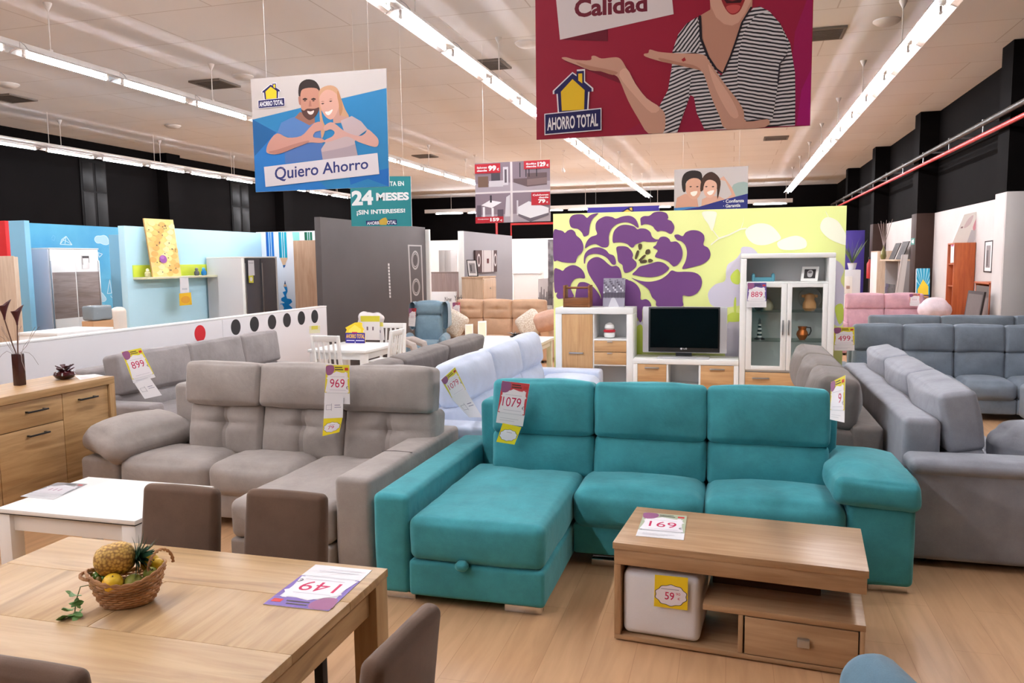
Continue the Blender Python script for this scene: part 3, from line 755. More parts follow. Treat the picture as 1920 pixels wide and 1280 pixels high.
p = thing('flower_pot', 'squat glossy dark red pot with small leaves on the sideboard', 'pot', (-4.86, 4.78, .9))
obj('body', B().lathe([(.03, 0), (.062, .012), (.078, .034), (.07, .056), (.035, .066), (.03, .066)], (0, 0, 0), 24), plain('oxblood_glaze', (60, 16, 20), .12), p, True)
b = B()
for k in range(12):
    a = k*2.4; r = .05+.02*(k % 3); z = .075+.02*(k % 2)
    b.cushion((0, 0, 0), (.05, .022, .006), .003, (0, 0, .002), 3, rough=0, M=T(r*.55*cos(a), r*.55*sin(a), z) @ Matrix.Rotation(a, 4, 'Z') @ Matrix.Rotation(-.5, 4, 'Y'))
obj('leaves', b, plain('dark_red_leaf', (66, 26, 32), .5), p, True)

# ---------------------------------------------------------------- fruit basket on the oak table
WICK = wood('wicker', (206, 158, 112), (152, 104, 66), 'x', .5)
BX = Vector((-1.835, 1.99, ZT)); BR = .62
fb_ = thing('basket', 'oval wicker basket of fruit on the oak table', 'basket', BX, BR)
ea, eb = .098, .062
def ell(k, th, z0=0):  # k 0..1 from foot to rim
    r = .72+.42*k**.8
    lift = .032*cos(th)**2*k**2
    return Vector((ea*r*cos(th), eb*r*sin(th), z0+.074*k+lift))
b = B(); rng = 10
for i in range(rng):
    k = i/(rng-1)
    pts = []
    for j in range(64):
        th = 2*pi*j/64; q = ell(k, th, .006)
        w_ = .0026*sin(th*16+(i % 2)*pi); q.x += w_*cos(th); q.y += w_*sin(th); pts.append(q)
    b.tube(pts, .0042, 6, closed=True)
obj('weave', b, WICK, fb_, True)
b = B()
for j in range(32):
    th = 2*pi*(j+.5)/32; b.tube([ell(k, th, .006) for k in (0, .3, .6, 1)], .0024, 5)
b.lathe([(.70, .0), (.70, .006), (.01, .006)], (0, 0, 0), 32, M=Matrix.Diagonal((ea, eb, 1, 1)))
obj('stakes', b, WICK, fb_, True)
b = B()
for ph in (0, pi): b.tube([ell(1.06, 2*pi*j/64, .006) + Vector((0, 0, .004*sin(j*1.2+ph))) for j in range(64)], .0042, 6, closed=True)
obj('rim', b, WICK, fb_, True)
for s in (-1, 1):
    b = B()
    for ph in (0, pi):
        pts = []
        for j in range(25):
            a = pi*j/24; hr = .042 if s > 0 else .022
            pts.append(Vector((s*(ea*1.02+ (.034*cos(a) if s > 0 else .03*sin(a))), (.026 if s > 0 else .038)*cos(a), .108+(hr*sin(a)*1.3 if s > 0 else .004*sin(a)))) + Vector((.003*cos(j*1.5+ph), 0, .003*sin(j*1.5+ph))))
        b.tube(pts, .0035, 6)
    obj('handle', b, WICK, fb_, True)
MB_ = W(fb_)
def inb(x, y, z): return MB_ @ Vector((x, y, z))
pa = thing('pineapple', 'pineapple with dark green crown on top of the fruit basket', 'pineapple', inb(-.03, .014, .146), BR)
PINE = blotch('pineapple_skin', [(.0, (226, 190, 104)), (.4, (208, 166, 84)), (.7, (150, 108, 52))], 110, .6, kind='voronoi')
M = Matrix.Rotation(1.45, 4, 'Y')
b = B(); vs = []; fs = []; n = 40; mm = 30
for i in range(mm+1):
    u = i/mm; z = -.064+.122*u; r = .049*max(.02, (1-abs(2*u-1)**3.2))**.5
    for j in range(n):
        th = 2*pi*j/n; bump = .0028*abs(sin(th*6+u*12))*abs(sin(th*6-u*12))
        vs.append(M @ Vector(((r+bump)*cos(th), (r+bump)*sin(th), z)))
for i in range(mm):
    for j in range(n): fs.append((i*n+j, i*n+(j+1) % n, (i+1)*n+(j+1) % n, (i+1)*n+j))
b.add(vs, fs); obj('fruit', b, PINE, pa, True)
b = B()
def leaf(b, base, d, up, L_, w_, bend, seg=7):
    side = d.cross(up).normalized(); vs = []; fs = []
    for i in range(seg+1):
        t = i/seg; p = base + d*L_*t - up*bend*t*t; ww = w_*(1-t)**.7*(.6+.9*t*(1-t)*2)
        vs += [p-side*ww, p+up*ww*.35*-1, p+side*ww, p+up*ww*.1]
    for i in range(seg):
        for q in range(4): fs.append((i*4+q, i*4+(q+1) % 4, i*4+4+(q+1) % 4, i*4+4+q))
    b.add(vs, fs)
for k in range(34):
    a = k*2.399; sp = .2+1.05*(k/34)
    d = Vector((cos(sp), sin(sp)*cos(a), sin(sp)*sin(a))); up = (Vector((1, 0, 0))-d*d.x).normalized()
    leaf(b, Vector((.052, 0, -.002)), d, -up, .088-.014*(k % 3), .011, -.03)
obj('crown', b, plain('pineapple_leaf', (46, 84, 62), .35), pa, True)
LEMON = blotch('yellow_peel', [(.35, (246, 208, 60)), (.62, (236, 186, 44)), (.78, (214, 150, 36))], 14, .4)
PEAR = blotch('green_pear_skin', [(.3, (150, 150, 60)), (.7, (122, 130, 52))], 20, .45)
STEMM = plain('fruit_stem', (70, 52, 36), .7)
def fruit(name, label, loc, r, mt, cat, sq=1.0, g=None):
    t = thing(name, label, cat, inb(*loc), random.uniform(0, 6), g)
    prof = []
    for i in range(13):
        a = -pi/2+pi*i/12; prof.append((max(.0008, r*cos(a)), r*sq*sin(a)-(.12*r*math.exp(-((pi/2-a)/.35)**2))))
    R = Matrix.Rotation(random.uniform(.3, 1.1), 4, 'Y')
    obj('flesh', B().lathe(prof, n=20, M=R), mt, t, True)
    obj('stem', B().tube([R @ Vector((0, 0, r*sq*.86)), R @ Vector((.002, 0, r*sq*1.02))], .002, 6), STEMM, t, True)
    return t
fruit('apple', 'yellow apple at the near side of the fruit basket', (-.036, -.04, .088), .031, LEMON, 'apple')
fruit('apple', 'yellow apple at the back of the fruit basket behind the pineapple crown', (.066, .032, .112), .03, LEMON, 'apple')
fruit('pear', 'dull green pear lying along the near rim of the basket', (.02, -.03, .074), .029, PEAR, 'pear', 1.1)
fruit('pear', 'green pear at the handle end of the fruit basket', (.07, -.012, .088), .024, PEAR, 'pear', 1.1)
fruit('lemon', 'small yellow lemon under the tall basket handle', (.092, .012, .108), .02, LEMON, 'lemon', 1.25)
gr = thing('grape_bunch', 'bunch of green grapes at the left end of the basket', 'grapes', inb(-.075, .012, .09), BR)
GRAPE = plain('green_grape', (84, 122, 44), .2); GRAPE2 = plain('russet_grape', (122, 104, 44), .25)
for k in range(16):
    a = k*2.4; r = .026*(k/16)**.5
    obj('grape', B().lathe([(max(.0006, .0115*cos(-pi/2+pi*i/8)), .0125*sin(-pi/2+pi*i/8)) for i in range(9)], (r*cos(a)*1.1, r*sin(a), .016*(1-(k/16))+.004*sin(k)), 12), GRAPE if k % 3 else GRAPE2, gr, True)
iv = thing('leaf_sprig', 'sprig of green vine leaves trailing over the basket end', 'leaves', inb(-.118, -.008, .05), BR)
tip = Vector((-.035, -.035, -.049))
obj('stem', B().tube([(.02, .005, .03), (-.012, -.004, .03), (-.025, -.015, -.01), (-.028, -.028, -.04), tuple(tip)], .0016, 6), plain('vine_stem', (86, 96, 48), .6), iv, True)
for (c, s, a) in (((-.03, -.012, .012), 1.1, 2.0), ((-.022, -.03, -.012), .9, .4), ((-.045, -.022, -.03), .95, 2.8), ((-.02, -.05, -.04), 1.0, -.6), ((-.05, -.048, -.042), 1.1, 3.6)):
    pts = []
    for k in range(20):
        th = 2*pi*k/20; r = s*.019*(1+.28*cos(5*th)); pts.append(Vector((r*cos(th), r*sin(th), .005*sin(2*th))))
    M = T(*c) @ Matrix.Rotation(a, 4, 'Z') @ rx(.5)
    b = B(); b.slab([M @ q for q in pts], M.to_3x3() @ Vector((0, 0, .0008)))
    obj('leaf', b, blotch('vine_leaf', [(.3, (86, 130, 62)), (.7, (112, 150, 84))], 60, .5), iv, True)
# ---------------------------------------------------------------- armchair back cut off at the bottom right
ac = thing('armchair', 'dusty blue armchair back cut off at the bottom right corner', 'armchair', (.41, 1.65, 0), 1.87)
obj('backrest', B().cushion((0, 0, .575), (.66, .15, .50), .07, (.01, .02, .02), 8, rough=.005), ARMBLUE, ac, True)
obj('seat', B().cushion((0, -.34, .36), (.56, .52, .16), .06, (.01, .02, .03), 6), ARMBLUE, ac, True)
for x in (-.31, .31): obj('armrest', B().cushion((x, -.32, .42), (.11, .56, .3), .05, (.01, .01, .02), 5), ARMBLUE, ac, True)
for x in (-.26, .26):
    for y in (-.5, .0): obj('leg', B().lathe([(.012, 0), (.02, .3)], (x, y, 0), 10), STEMM, ac, True)

# ================================================================ living-room wall unit and flower wall
YC = 9.0
OAKD = wood('light_oak_door', (206, 164, 116), (186, 142, 94), 'z', .45, knots=.8); OAKDX = wood('light_oak_drawer', (206, 164, 116), (186, 142, 94), 'x', .45, knots=.8)
def c5(x, y, d=YC): p = onY(1020+x/3.2, 370+y/3.2, d); return p.x, p.z
def c8(x, y, d=YC): p = onY(1380+x/5.118, 470+y/5.118, d); return p.x, p.z
BACKW = plain('white_back_board', (226, 226, 228), .6)
def hbar(x0, x1, z, y): return B().box((x0, y-.022, z-.008), (x1, y-.012, z+.008), .002).box((x0, y-.013, z-.006), (x0+.012, y+.001, z+.006), 0).box((x1-.012, y-.013, z-.006), (x1, y+.001, z+.006), 0)
# low cabinet
lx0, lz1 = c5(68, 662); lx1, _ = c5(535, 662); dep = .38
lc = thing('low_cabinet', 'white cabinet with oak door and two drawers, left of the television', 'cabinet', ((lx0+lx1)/2, YC+dep/2, 0))
obj('top', B().box((lx0, YC-.006, lz1-.07), (lx1, YC+dep, lz1), .003), WHITE, lc)
wf = .075
obj('side_panel', B().box((lx0, YC-.004, 0), (lx0+wf, YC+dep, lz1-.0705), .003), WHITE, lc); obj('side_panel', B().box((lx1-wf, YC-.004, 0), (lx1, YC+dep, lz1-.0705), .003), WHITE, lc)
obj('back_board', B().box((lx0+wf, YC+dep-.02, .05), (lx1-wf, YC+dep-.005, lz1-.071), 0), BACKW, lc)
mx = c5(296, 800)[0]
obj('divider', B().box((mx-.008, YC+.01, .06), (mx+.008, YC+dep-.021, lz1-.071), .001), WHITE, lc)
obj('bottom_board', B().box((lx0+wf+.001, YC+.004, .05), (lx1-wf-.001, YC+dep-.021, .07), .001), WHITE, lc)
d = obj('door', B().box((lx0+wf+.002, YC+.0, .075), (mx-.009, YC+.018, lz1-.073), .002), OAKD, lc)
hx0, hz = c5(152, 931); hx1, _ = c5(236, 931); obj('handle', hbar(hx0, hx1, hz, YC), STEEL, d)
zs = [c5(390, v)[1] for v in (855, 928, 1000)]
obj('shelf', B().box((mx+.009, YC+.005, zs[0]-.008), (lx1-wf-.001, YC+dep-.021, zs[0]+.008), .001), WHITE, lc); obj('shelf', B().box((mx+.009, YC+.005, zs[2]-.02), (lx1-wf-.001, YC+dep-.021, zs[2]-.005), .001), WHITE, lc)
for a, c in ((zs[0]-.011, zs[1]+.003), (zs[1]-.003, zs[2]-.004)):
    d = obj('drawer', B().box((mx+.01, YC+.0, c), (lx1-wf-.002, YC+.018, a), .002), OAKDX, lc)
    obj('handle', B().box(((mx+lx1-wf)/2-.03, YC-.015, a-.014), ((mx+lx1-wf)/2+.03, YC-.0005, a-.004), .002), STEEL, d)
# television bench
tz1 = c5(850, 972)[1]; tx0, tx1 = lx1+.004, c8(47, 28)[0]-.004
tb = thing('television_bench', 'low white bench with two oak drawers under the television', 'cabinet', ((tx0+tx1)/2, YC+.2, 0))
obj('top', B().box((tx0, YC-.03, tz1-.055), (tx1, YC+.4, tz1), .003), WHITE, tb)
for a in (tx0, tx1-.05): obj('side_panel', B().box((a, YC-.026, 0), (a+.05, YC+.4, tz1-.0555), .003), WHITE, tb)
obj('bottom_board', B().box((tx0+.051, YC-.02, .08), (tx1-.051, YC+.38, .12), .002), WHITE, tb); obj('back_board', B().box((tx0+.051, YC+.37, .1205), (tx1-.051, YC+.385, tz1-.0556), 0), BACKW, tb)
d0, d1 = c5(741, 1000)[0], c5(935, 1000)[0]
for a in (d0, d1): obj('divider', B().box((a-.01, YC-.02, .1205), (a+.01, YC+.369, tz1-.0556), .001), WHITE, tb)
for a, c in ((tx0+.052, d0-.011), (d1+.011, tx1-.052)):
    d = obj('drawer', B().box((a, YC-.024, .124), (c, YC-.006, tz1-.06), .002), OAKDX, tb); q = (a+c)/2; obj('handle', hbar(q-.08, q+.08, tz1-.1, YC-.024), STEEL, d)
obj('shelf', B().box((d0+.011, YC-.01, .3), (d1-.011, YC+.369, .315), .001), WHITE, tb)
# tall display cabinet
gx0, gz1 = c8(47, 28); gx1 = c8(962, 28)[0]; gd = .42
gc = thing('display_cabinet', 'tall white glass-door cabinet with price 889, right of the television', 'cabinet', ((gx0+gx1)/2, YC+gd/2, 0))
ix0, ix1 = c8(104, 100)[0], c8(893, 100)[0]; zt = c8(500, 70)[1]; zm = c8(500, 296)[1]; zb = c8(400, 1150)[1]
obj('top', B().box((gx0, YC-.012, zt), (gx1, YC+gd, gz1), .012), WHITE, gc)
obj('side_panel', B().box((gx0, YC-.008, 0), (ix0, YC+gd, zt-.0005), .006), WHITE, gc); obj('side_panel', B().box((ix1, YC-.008, 0), (gx1, YC+gd, zt-.0005), .006), WHITE, gc)
obj('back_board', B().box((ix0+.001, YC+gd-.02, .06), (ix1-.001, YC+gd-.006, zt-.001), 0), BACKW, gc)
obj('shelf', B().box((ix0+.001, YC+.004, zm-.02), (ix1-.001, YC+gd-.021, zm), .002), WHITE, gc); obj('bottom_board', B().box((ix0+.001, YC+.02, zb-.02), (ix1-.001, YC+gd-.021, zb), .002), WHITE, gc)
dm = c8(487, 600)[0]; GLS = glass('cabinet_glass', (252, 254, 253))
for (a, c, ga, gb_, lab) in ((ix0+.002, dm-.002, 150, 428, 'left'), (dm+.002, ix1-.002, 532, 826, 'right')):
    g0, g1 = c8(ga, 700)[0], c8(gb_, 700)[0]; t1, t0 = c8(480, 350)[1], c8(480, 1108)[1]
    b = B().box((a, YC-.008, zb+.004), (g0, YC+.012, zm-.022), .002).box((g1, YC-.008, zb+.004), (c, YC+.012, zm-.022), .002).box((g0-.001, YC-.008, t1), (g1+.001, YC+.012, zm-.022), .002).box((g0-.001, YC-.008, zb+.004), (g1+.001, YC+.012, t0), .002)
    d = obj('door', b, WHITE, gc); obj('pane', B().box((g0, YC, t0), (g1, YC+.004, t1), 0), GLS, d)
    hx = c8(449 if lab == 'left' else 504, 730)[0]; z0, z1 = c8(449, 805)[1], c8(449, 665)[1]
    obj('handle', B().box((hx-.008, YC-.03, z0), (hx+.008, YC-.02, z1), .002).box((hx-.006, YC-.021, z0), (hx+.006, YC-.0085, z0+.012), 0).box((hx-.006, YC-.021, z1-.012), (hx+.006, YC-.0085, z1), 0), STEEL, d)
gsh = []
for v in (585, 868):
    z = c8(400, v, YC+.05)[1]; gsh.append(z); obj('glass_shelf', B().box((ix0+.002, YC+.02, z-.004), (ix1-.002, YC+gd-.022, z+.004), .001), glass('shelf_glass', (226, 238, 234), .3), gc)
zd = c8(400, 1152)[1]
d = obj('drawer', B().box((ix0+.003, YC-.006, .12), (ix1-.003, YC+.012, zd-.022), .002), OAKDX, gc)
for a in (.2, .8): q = ix0+(ix1-ix0)*a; obj('handle', hbar(q-.09, q+.09, c8(260, 1222)[1], YC-.006), STEEL, d)
obj('plinth', B().box((ix0+.001, YC+.02, 0), (ix1-.001, YC+gd-.03, .118), .002), WHITE, gc)
# television
vx0, vz1 = c5(592, 655, YC+.14); vx1, vz0 = c5(1096, 938, YC+.14); tvy = YC+.14
tv = thing('television', 'flat television with silver speaker sides on the white bench', 'television', ((vx0+vx1)/2, YC+.16, tz1))
sx0, sx1 = c5(628, 700, tvy)[0], c5(1057, 700, tvy)[0]; sz0 = c5(800, 927, tvy)[1]
obj('housing', B().box((vx0, tvy, vz0), (vx1, tvy+.05, vz1), .012).cushion(((vx0+vx1)/2, tvy+.08, (vz0+vz1)/2), ((vx1-vx0)*.8, .08, (vz1-vz0)*.8), .03, (0, .02, 0), 3, rough=0), plain('silver_plastic', (188, 186, 190), .35, .3), tv)
SCR = plain('tv_screen', (5, 5, 7), .12, spec=.2)
scn = obj('screen', B().box((sx0, tvy-.006, sz0), (sx1, tvy+.002, vz1-.004), .002), [BLACKPL], tv)
obj('panel', B().box((sx0+.02, tvy-.008, sz0+.05), (sx1-.02, tvy-.0055, vz1-.022), 0), SCR, scn)
lx_, lz_ = c5(838, 907, tvy-.006)
sh = Sheet((lx_-.05, tvy-.0062, lz_+.014), (lx_+.05, tvy-.0062, lz_+.014), (lx_+.05, tvy-.0062, lz_-.014), (lx_-.05, tvy-.0062, lz_-.014))
sh.disc(.24, .5, .13, .46, (214, 214, 218)); sh.TR('LG', .48, .2, .86, .8, (214, 214, 218), .03); sh.done('emblem', scn)
obj('neck', B().box(((sx0+sx1)/2-.09, tvy+.01, tz1+.02), ((sx0+sx1)/2+.09, tvy+.04, vz0+.02), .005), BLACKPL, tv)
obj('stand', B().box(((sx0+sx1)/2-.29, tvy-.11, tz1), ((sx0+sx1)/2+.29, tvy+.16, tz1+.018), .008), plain('silver_plastic', (188, 186, 190), .35, .3), tv)
# --- flower wall
YWL = YC+.46
wa = onY(1037, 404, YWL); wb = onY(1588, 382, YWL); wz = (wa.z+wb.z)/2+.0
LIME = blotch('lime_wall_print', [(.0, (232, 233, 164)), (.45, (230, 236, 154)), (1.0, (222, 238, 140))], .6, .55)
fw = thing('display_wall', 'lime green display wall with a huge purple flower print', 'wall', ((wa.x+wb.x)/2, YWL+.05, 0))
obj('board', B().box((wa.x, YWL, 0), (wb.x, YWL+.1, wz), .003), LIME, fw)
S = Sheet((wa.x, YWL, wz), (wb.x, YWL, wz), (wb.x, YWL, 0), (wa.x, YWL, 0), (3.2, 1020, 370)); S.EPS = .0003
PURP, LILAC, PALE, LIM2 = (114, 70, 128), (216, 210, 228), (246, 247, 224), (208, 226, 96)
for q in ([(985, 600), (990, 560), (1030, 520), (1085, 500), (1092, 440), (1105, 400), (1150, 370), (1180, 330), (1180, 310), (1200, 295), (1260, 310), (1300, 400), (1300, 700), (1240, 700), (1200, 650), (1090, 660), (1010, 650)],
          [(1650, 420), (1700, 370), (1760, 380), (1800, 430), (1780, 500), (1810, 560), (1810, 660), (1790, 760), (1740, 760), (1700, 640), (1660, 560)],
          [(535, 790), (560, 740), (600, 760), (600, 860), (540, 860)], [(1090, 770), (1180, 740), (1190, 900), (1180, 960), (1090, 960)]): S.P(q, LILAC, 4)
for q in ([(1120, 470), (1160, 430), (1180, 470), (1170, 520), (1130, 510)], [(1090, 720), (1130, 690), (1180, 700), (1180, 740), (1110, 745)], [(1745, 660), (1790, 640), (1800, 720), (1770, 760)], [(545, 800), (590, 770), (592, 930), (560, 950)], [(1140, 620), (1152, 600), (1152, 690), (1140, 680)]): S.P(q, LIM2, 4)
for q in ([(1208, 200), (1250, 165), (1310, 155), (1370, 175), (1422, 240), (1390, 265), (1330, 285), (1270, 282), (1225, 250)], [(1658, 190), (1668, 140), (1705, 118), (1760, 140), (1795, 190), (1818, 240), (1818, 285), (1760, 272), (1700, 240)], [(948, 90), (990, 82), (1035, 90), (1030, 130), (1018, 180), (1005, 200), (985, 160), (960, 125)], [(1400, 270), (1460, 240), (1520, 230), (1570, 255), (1570, 300), (1500, 315), (1420, 310)]): S.P(q, PALE, 4)
def band(pts, w_, col):
    up = [(x, y-w_) for x, y in pts]; dn = [(x, y+w_) for x, y in pts[::-1]]; S.P(up+dn, col)
band([(1000, 285), (1050, 245), (1110, 225), (1180, 190), (1215, 185)], 5, PALE); band([(1008, 190), (1030, 220), (1050, 245)], 5, PALE); band([(1180, 190), (1195, 150), (1198, 120)], 4, PALE); band([(1690, 85), (1702, 110), (1710, 125)], 4, PALE)
petals = [
 [(160, 175), (152, 140), (165, 112), (195, 101), (235, 103), (258, 122), (275, 108), (300, 98), (325, 97), (292, 130), (276, 170), (270, 215), (262, 228), (240, 235), (228, 212), (205, 190), (180, 186)],
 [(247, 305), (255, 268), (280, 238), (318, 222), (310, 190), (312, 155), (332, 130), (370, 113), (410, 118), (432, 127), (470, 114), (515, 110), (550, 130), (568, 170), (562, 182), (530, 160), (490, 149), (440, 160), (405, 190), (390, 230), (390, 270), (382, 296), (350, 299), (310, 280), (275, 288)],
 [(580, 150), (580, 125), (600, 112), (632, 110), (660, 90), (700, 85), (735, 95), (746, 120), (742, 132), (765, 143), (782, 175), (775, 207), (758, 219), (730, 205), (700, 200), (682, 205), (664, 190), (654, 175), (632, 164), (605, 160), (584, 168)],
 [(414, 270), (413, 230), (425, 195), (455, 170), (495, 164), (540, 174), (560, 191), (580, 186), (612, 189), (638, 208), (648, 234), (668, 250), (690, 254), (668, 266), (625, 267), (595, 264), (575, 273), (550, 282), (535, 300), (520, 298), (500, 280), (465, 270), (435, 270)],
 [(57, 205), (90, 196), (115, 203), (126, 213), (142, 199), (165, 193), (185, 205), (195, 228), (220, 250), (235, 280), (236, 312), (222, 337), (205, 352), (195, 372), (188, 390), (150, 392), (110, 388), (80, 378), (58, 370)],
 [(240, 392), (242, 350), (260, 320), (295, 302), (335, 300), (372, 316), (392, 338), (420, 350), (432, 382), (428, 402), (408, 400), (380, 365), (345, 345), (305, 338), (272, 345), (252, 365), (246, 395)],
 [(435, 300), (465, 292), (500, 297), (525, 320), (535, 345), (531, 365), (552, 385), (556, 405), (545, 425), (515, 445), (485, 451), (474, 425), (470, 405), (446, 385), (440, 345)],
 [(258, 412), (268, 382), (295, 362), (325, 358), (355, 372), (385, 398), (408, 413), (435, 410), (455, 428), (466, 470), (470, 560), (470, 650), (355, 650), (342, 590), (320, 540), (288, 492), (266, 452)],
 [(61, 435), (90, 430), (113, 440), (130, 423), (160, 408), (190, 408), (222, 426), (242, 455), (245, 485), (215, 483), (185, 490), (165, 515), (160, 540), (172, 572), (180, 592), (160, 602), (110, 606), (85, 607), (74, 590), (80, 570), (64, 562)],
 [(205, 520), (232, 507), (265, 515), (300, 540), (330, 580), (347, 620), (354, 660), (280, 660), (195, 660), (188, 590)],
 [(530, 461), (552, 438), (575, 415), (610, 405), (645, 395), (682, 385), (717, 392), (742, 412), (750, 428), (728, 451), (690, 470), (640, 478), (590, 475), (555, 468)],
 [(655, 300), (672, 285), (682, 262), (700, 238), (730, 236), (752, 250), (762, 266), (792, 264), (815, 282), (831, 320), (829, 360), (810, 395), (782, 414), (764, 404), (745, 385), (710, 370), (668, 358), (672, 338), (682, 318)],
 [(782, 228), (805, 222), (832, 232), (850, 210), (885, 197), (928, 201), (957, 222), (963, 252), (957, 285), (985, 303), (999, 340), (986, 375), (950, 400), (900, 415), (850, 427), (829, 425), (850, 380), (858, 330), (848, 288), (822, 262), (798, 255)],
 [(525, 482), (580, 500), (640, 505), (700, 490), (740, 463), (765, 438), (800, 446), (850, 445), (902, 450), (936, 470), (948, 505), (940, 545), (910, 580), (870, 592), (834, 588), (832, 620), (824, 655), (685, 655), (672, 622), (650, 600), (640, 578), (628, 553), (598, 528), (560, 505)],
 [(487, 502), (512, 498), (540, 510), (566, 535), (580, 570), (582, 612), (612, 610), (634, 624), (642, 655), (594, 660), (590, 730), (576, 748), (558, 715), (536, 682), (500, 660), (487, 655)]]
for q in petals: S.P(q, PURP, 4)
for q in ([(565, 290), (572, 278), (588, 282), (586, 305), (572, 315)], [(558, 320), (572, 325), (556, 370), (545, 362)], [(608, 330), (615, 314), (634, 312), (638, 330), (622, 342), (610, 340)], [(600, 345), (612, 350), (585, 378), (568, 376)], [(578, 380), (614, 374), (616, 390), (582, 394)], [(626, 372), (640, 368), (655, 378), (645, 388), (628, 390)]): S.P(q, (84, 70, 50), 3)
S.done('printed_flower', fw)
# --- things standing on and in the wall unit
WALN = wood('walnut_box', (142, 88, 46), (104, 60, 28), 'x', .4)
a0 = c5(125, 660, YC+.2)[0]; a1 = c5(283, 660, YC+.2)[0]; zt_ = c5(200, 526, YC+.2)[1]
cr = thing('wooden_caddy', 'brown wooden bottle caddy with handle on the low cabinet', 'box', ((a0+a1)/2, YC+.2, lz1))
hh = zt_-lz1
for a in (a0, a1-.02): obj('side_panel', B().box((a, YC+.1, lz1), (a+.02, YC+.3, zt_), .002), WALN, cr)
for y in (YC+.1, YC+.288): obj('front_board', B().box((a0+.0205, y, lz1+.012), (a1-.0205, y+.012, lz1+hh*.42), .002), WALN, cr)
obj('bottom_board', B().box((a0+.0205, YC+.113, lz1), (a1-.0205, YC+.287, lz1+.012), 0), WALN, cr)
obj('handle', B().tube([(a0+.01, YC+.2, lz1+hh*.88), (a1-.01, YC+.2, lz1+hh*.88)], .014, 10), WALN, cr)
a0, z1 = c5(357, 485, YC+.3); a1 = c5(487, 485, YC+.3)[0]
s_ = Sheet((a0, YC+.31, z1), (a1, YC+.31, z1), (a1, YC+.25, lz1), (a0, YC+.25, lz1)); s_.backing(.02, ink((60, 54, 66)))
s_.R(0, 0, 1, 1, (150, 146, 160)); s_.U([(.25, 0), (.42, .38), (.5, .38), (.75, 0)], (196, 194, 202)); s_.R(0, .32, 1, .5, (90, 84, 98))
for k in range(14): u = .04+.07*k; s_.R(u, .3, u+.012+.01*(k % 2), .75+.2*((k*37) % 10)/10, (58, 50, 62))
for k in range(30): s_.disc(.03+.94*((k*53) % 97)/97, .5+.48*((k*29) % 83)/83, .05, .035, [(206, 204, 214), (92, 86, 100), (120, 114, 130)][k % 3], 7)
s_.solo('canvas_picture', 'black and white park canvas standing on the low cabinet', 'picture')
fx, fz_ = c5(393, 850, YC+.15)
fg = thing('figurine', 'small white round-headed figurine with red collar in the low cabinet niche', 'figurine', (fx, YC+.15, zs[0]+.009))
obj('body', B().lathe([(.03, 0), (.06, .012), (.066, .05), (.05, .085), (.044, .095), (.058, .12), (.05, .155), (.02, .178), (.001, .182)], (0, 0, 0), 20), WHITE, fg, True)
obj('collar', B().lathe([(.068, .07), (.074, .085), (.06, .1), (.045, .098)], (0, 0, 0), 20), plain('red_glaze', (190, 36, 52), .4), fg, True)
# inside the tall cabinet
a0 = c8(152, 290, YC+.2)[0]; a1 = c8(368, 290, YC+.2)[0]; AQ = plain('aqua_paint', (84, 150, 168), .5)
tr = thing('tray', 'aqua wooden tray in the open top of the display cabinet', 'tray', ((a0+a1)/2, YC+.2, zm))
hh = c8(200, 222, YC+.2)[1]-zm
for a in (a0, a1-.03): obj('end_board', B().cushion((a+.015, YC+.2, zm+hh/2), (.035, .2, hh), .014, (0, 0, .01), 4, rough=0), AQ, tr)
obj('side_board', B().box((a0+.03, YC+.105, zm), (a1-.03, YC+.12, zm+hh*.55), .002).box((a0+.03, YC+.28, zm), (a1-.03, YC+.295, zm+hh*.55), .002).box((a0+.03, YC+.12, zm), (a1-.03, YC+.28, zm+.01), 0), AQ, tr)
p0 = c8(620, 285, YC+.15); p1 = c8(780, 285, YC+.15); pz = c8(700, 152, YC+.2)[1]
pfm = thing('photo_frame', 'white photo frame leaning in the open top of the display cabinet', 'photo frame', ((p0[0]+p1[0])/2, YC+.17, zm))
s_ = Sheet((p0[0]+.02, YC+.22, pz), (p1[0]+.02, YC+.2, pz), (p1[0], YC+.13, zm+.002), (p0[0], YC+.15, zm+.002)); s_.backing(.018, WHITE); s_.R(.16, .18, .84, .82, (52, 48, 50)); s_.U([(.4, .3), (.34, .6), (.45, .75), (.6, .75), (.68, .6), (.62, .3)], (186, 182, 184), 4); s_.disc(.5, .6, .12, .08, (120, 114, 116))
s_.done('frame', pfm); WM[pfm.name] = Matrix.Translation(pfm.location)
def stand_on(px, z, y=YC+.2): return Vector((c8(px, 700, y)[0], y, z+.0045))
l = stand_on(227, gsh[1]); lh = thing('lighthouse_figurine', 'small black and white striped lighthouse on the lower left glass shelf', 'figurine', l)
for k in range(7):
    r0, r1 = .030-.0022*k, .030-.0022*(k+1); obj('tower_band', B().lathe([(r0, .02+.022*k), (r1, .042+.022*k)], (0, 0, 0), 14), BLACKPL if k % 2 else WHITE, lh, True)
obj('base', B().lathe([(.06, 0), (.055, .012), (.038, .02), (.03, .022)], (0, 0, 0), 14), BLACKPL, lh, True)
obj('lantern', B().lathe([(.018, .174), (.02, .18), (.013, .184), (.013, .21), (.017, .212), (.004, .235), (.002, .242)], (0, 0, 0), 14), plain('grey_stone', (104, 100, 100), .6), lh, True)
l = stand_on(638, gsh[1]); jg = thing('jug', 'small copper lustre jug on the lower right glass shelf', 'jug', l); COP = plain('copper_lustre', (190, 104, 44), .22, .6)
obj('body', B().lathe([(.03, 0), (.034, .008), (.05, .03), (.064, .06), (.056, .09), (.04, .115), (.046, .14), (.05, .15), (.044, .148)], (0, 0, 0), 20), COP, jg, True)
obj('handle', B().tube([(.045, 0, .14), (.085, 0, .135), (.09, 0, .1), (.075, 0, .06), (.058, 0, .05)], .007, 8), BLACKPL, jg, True)
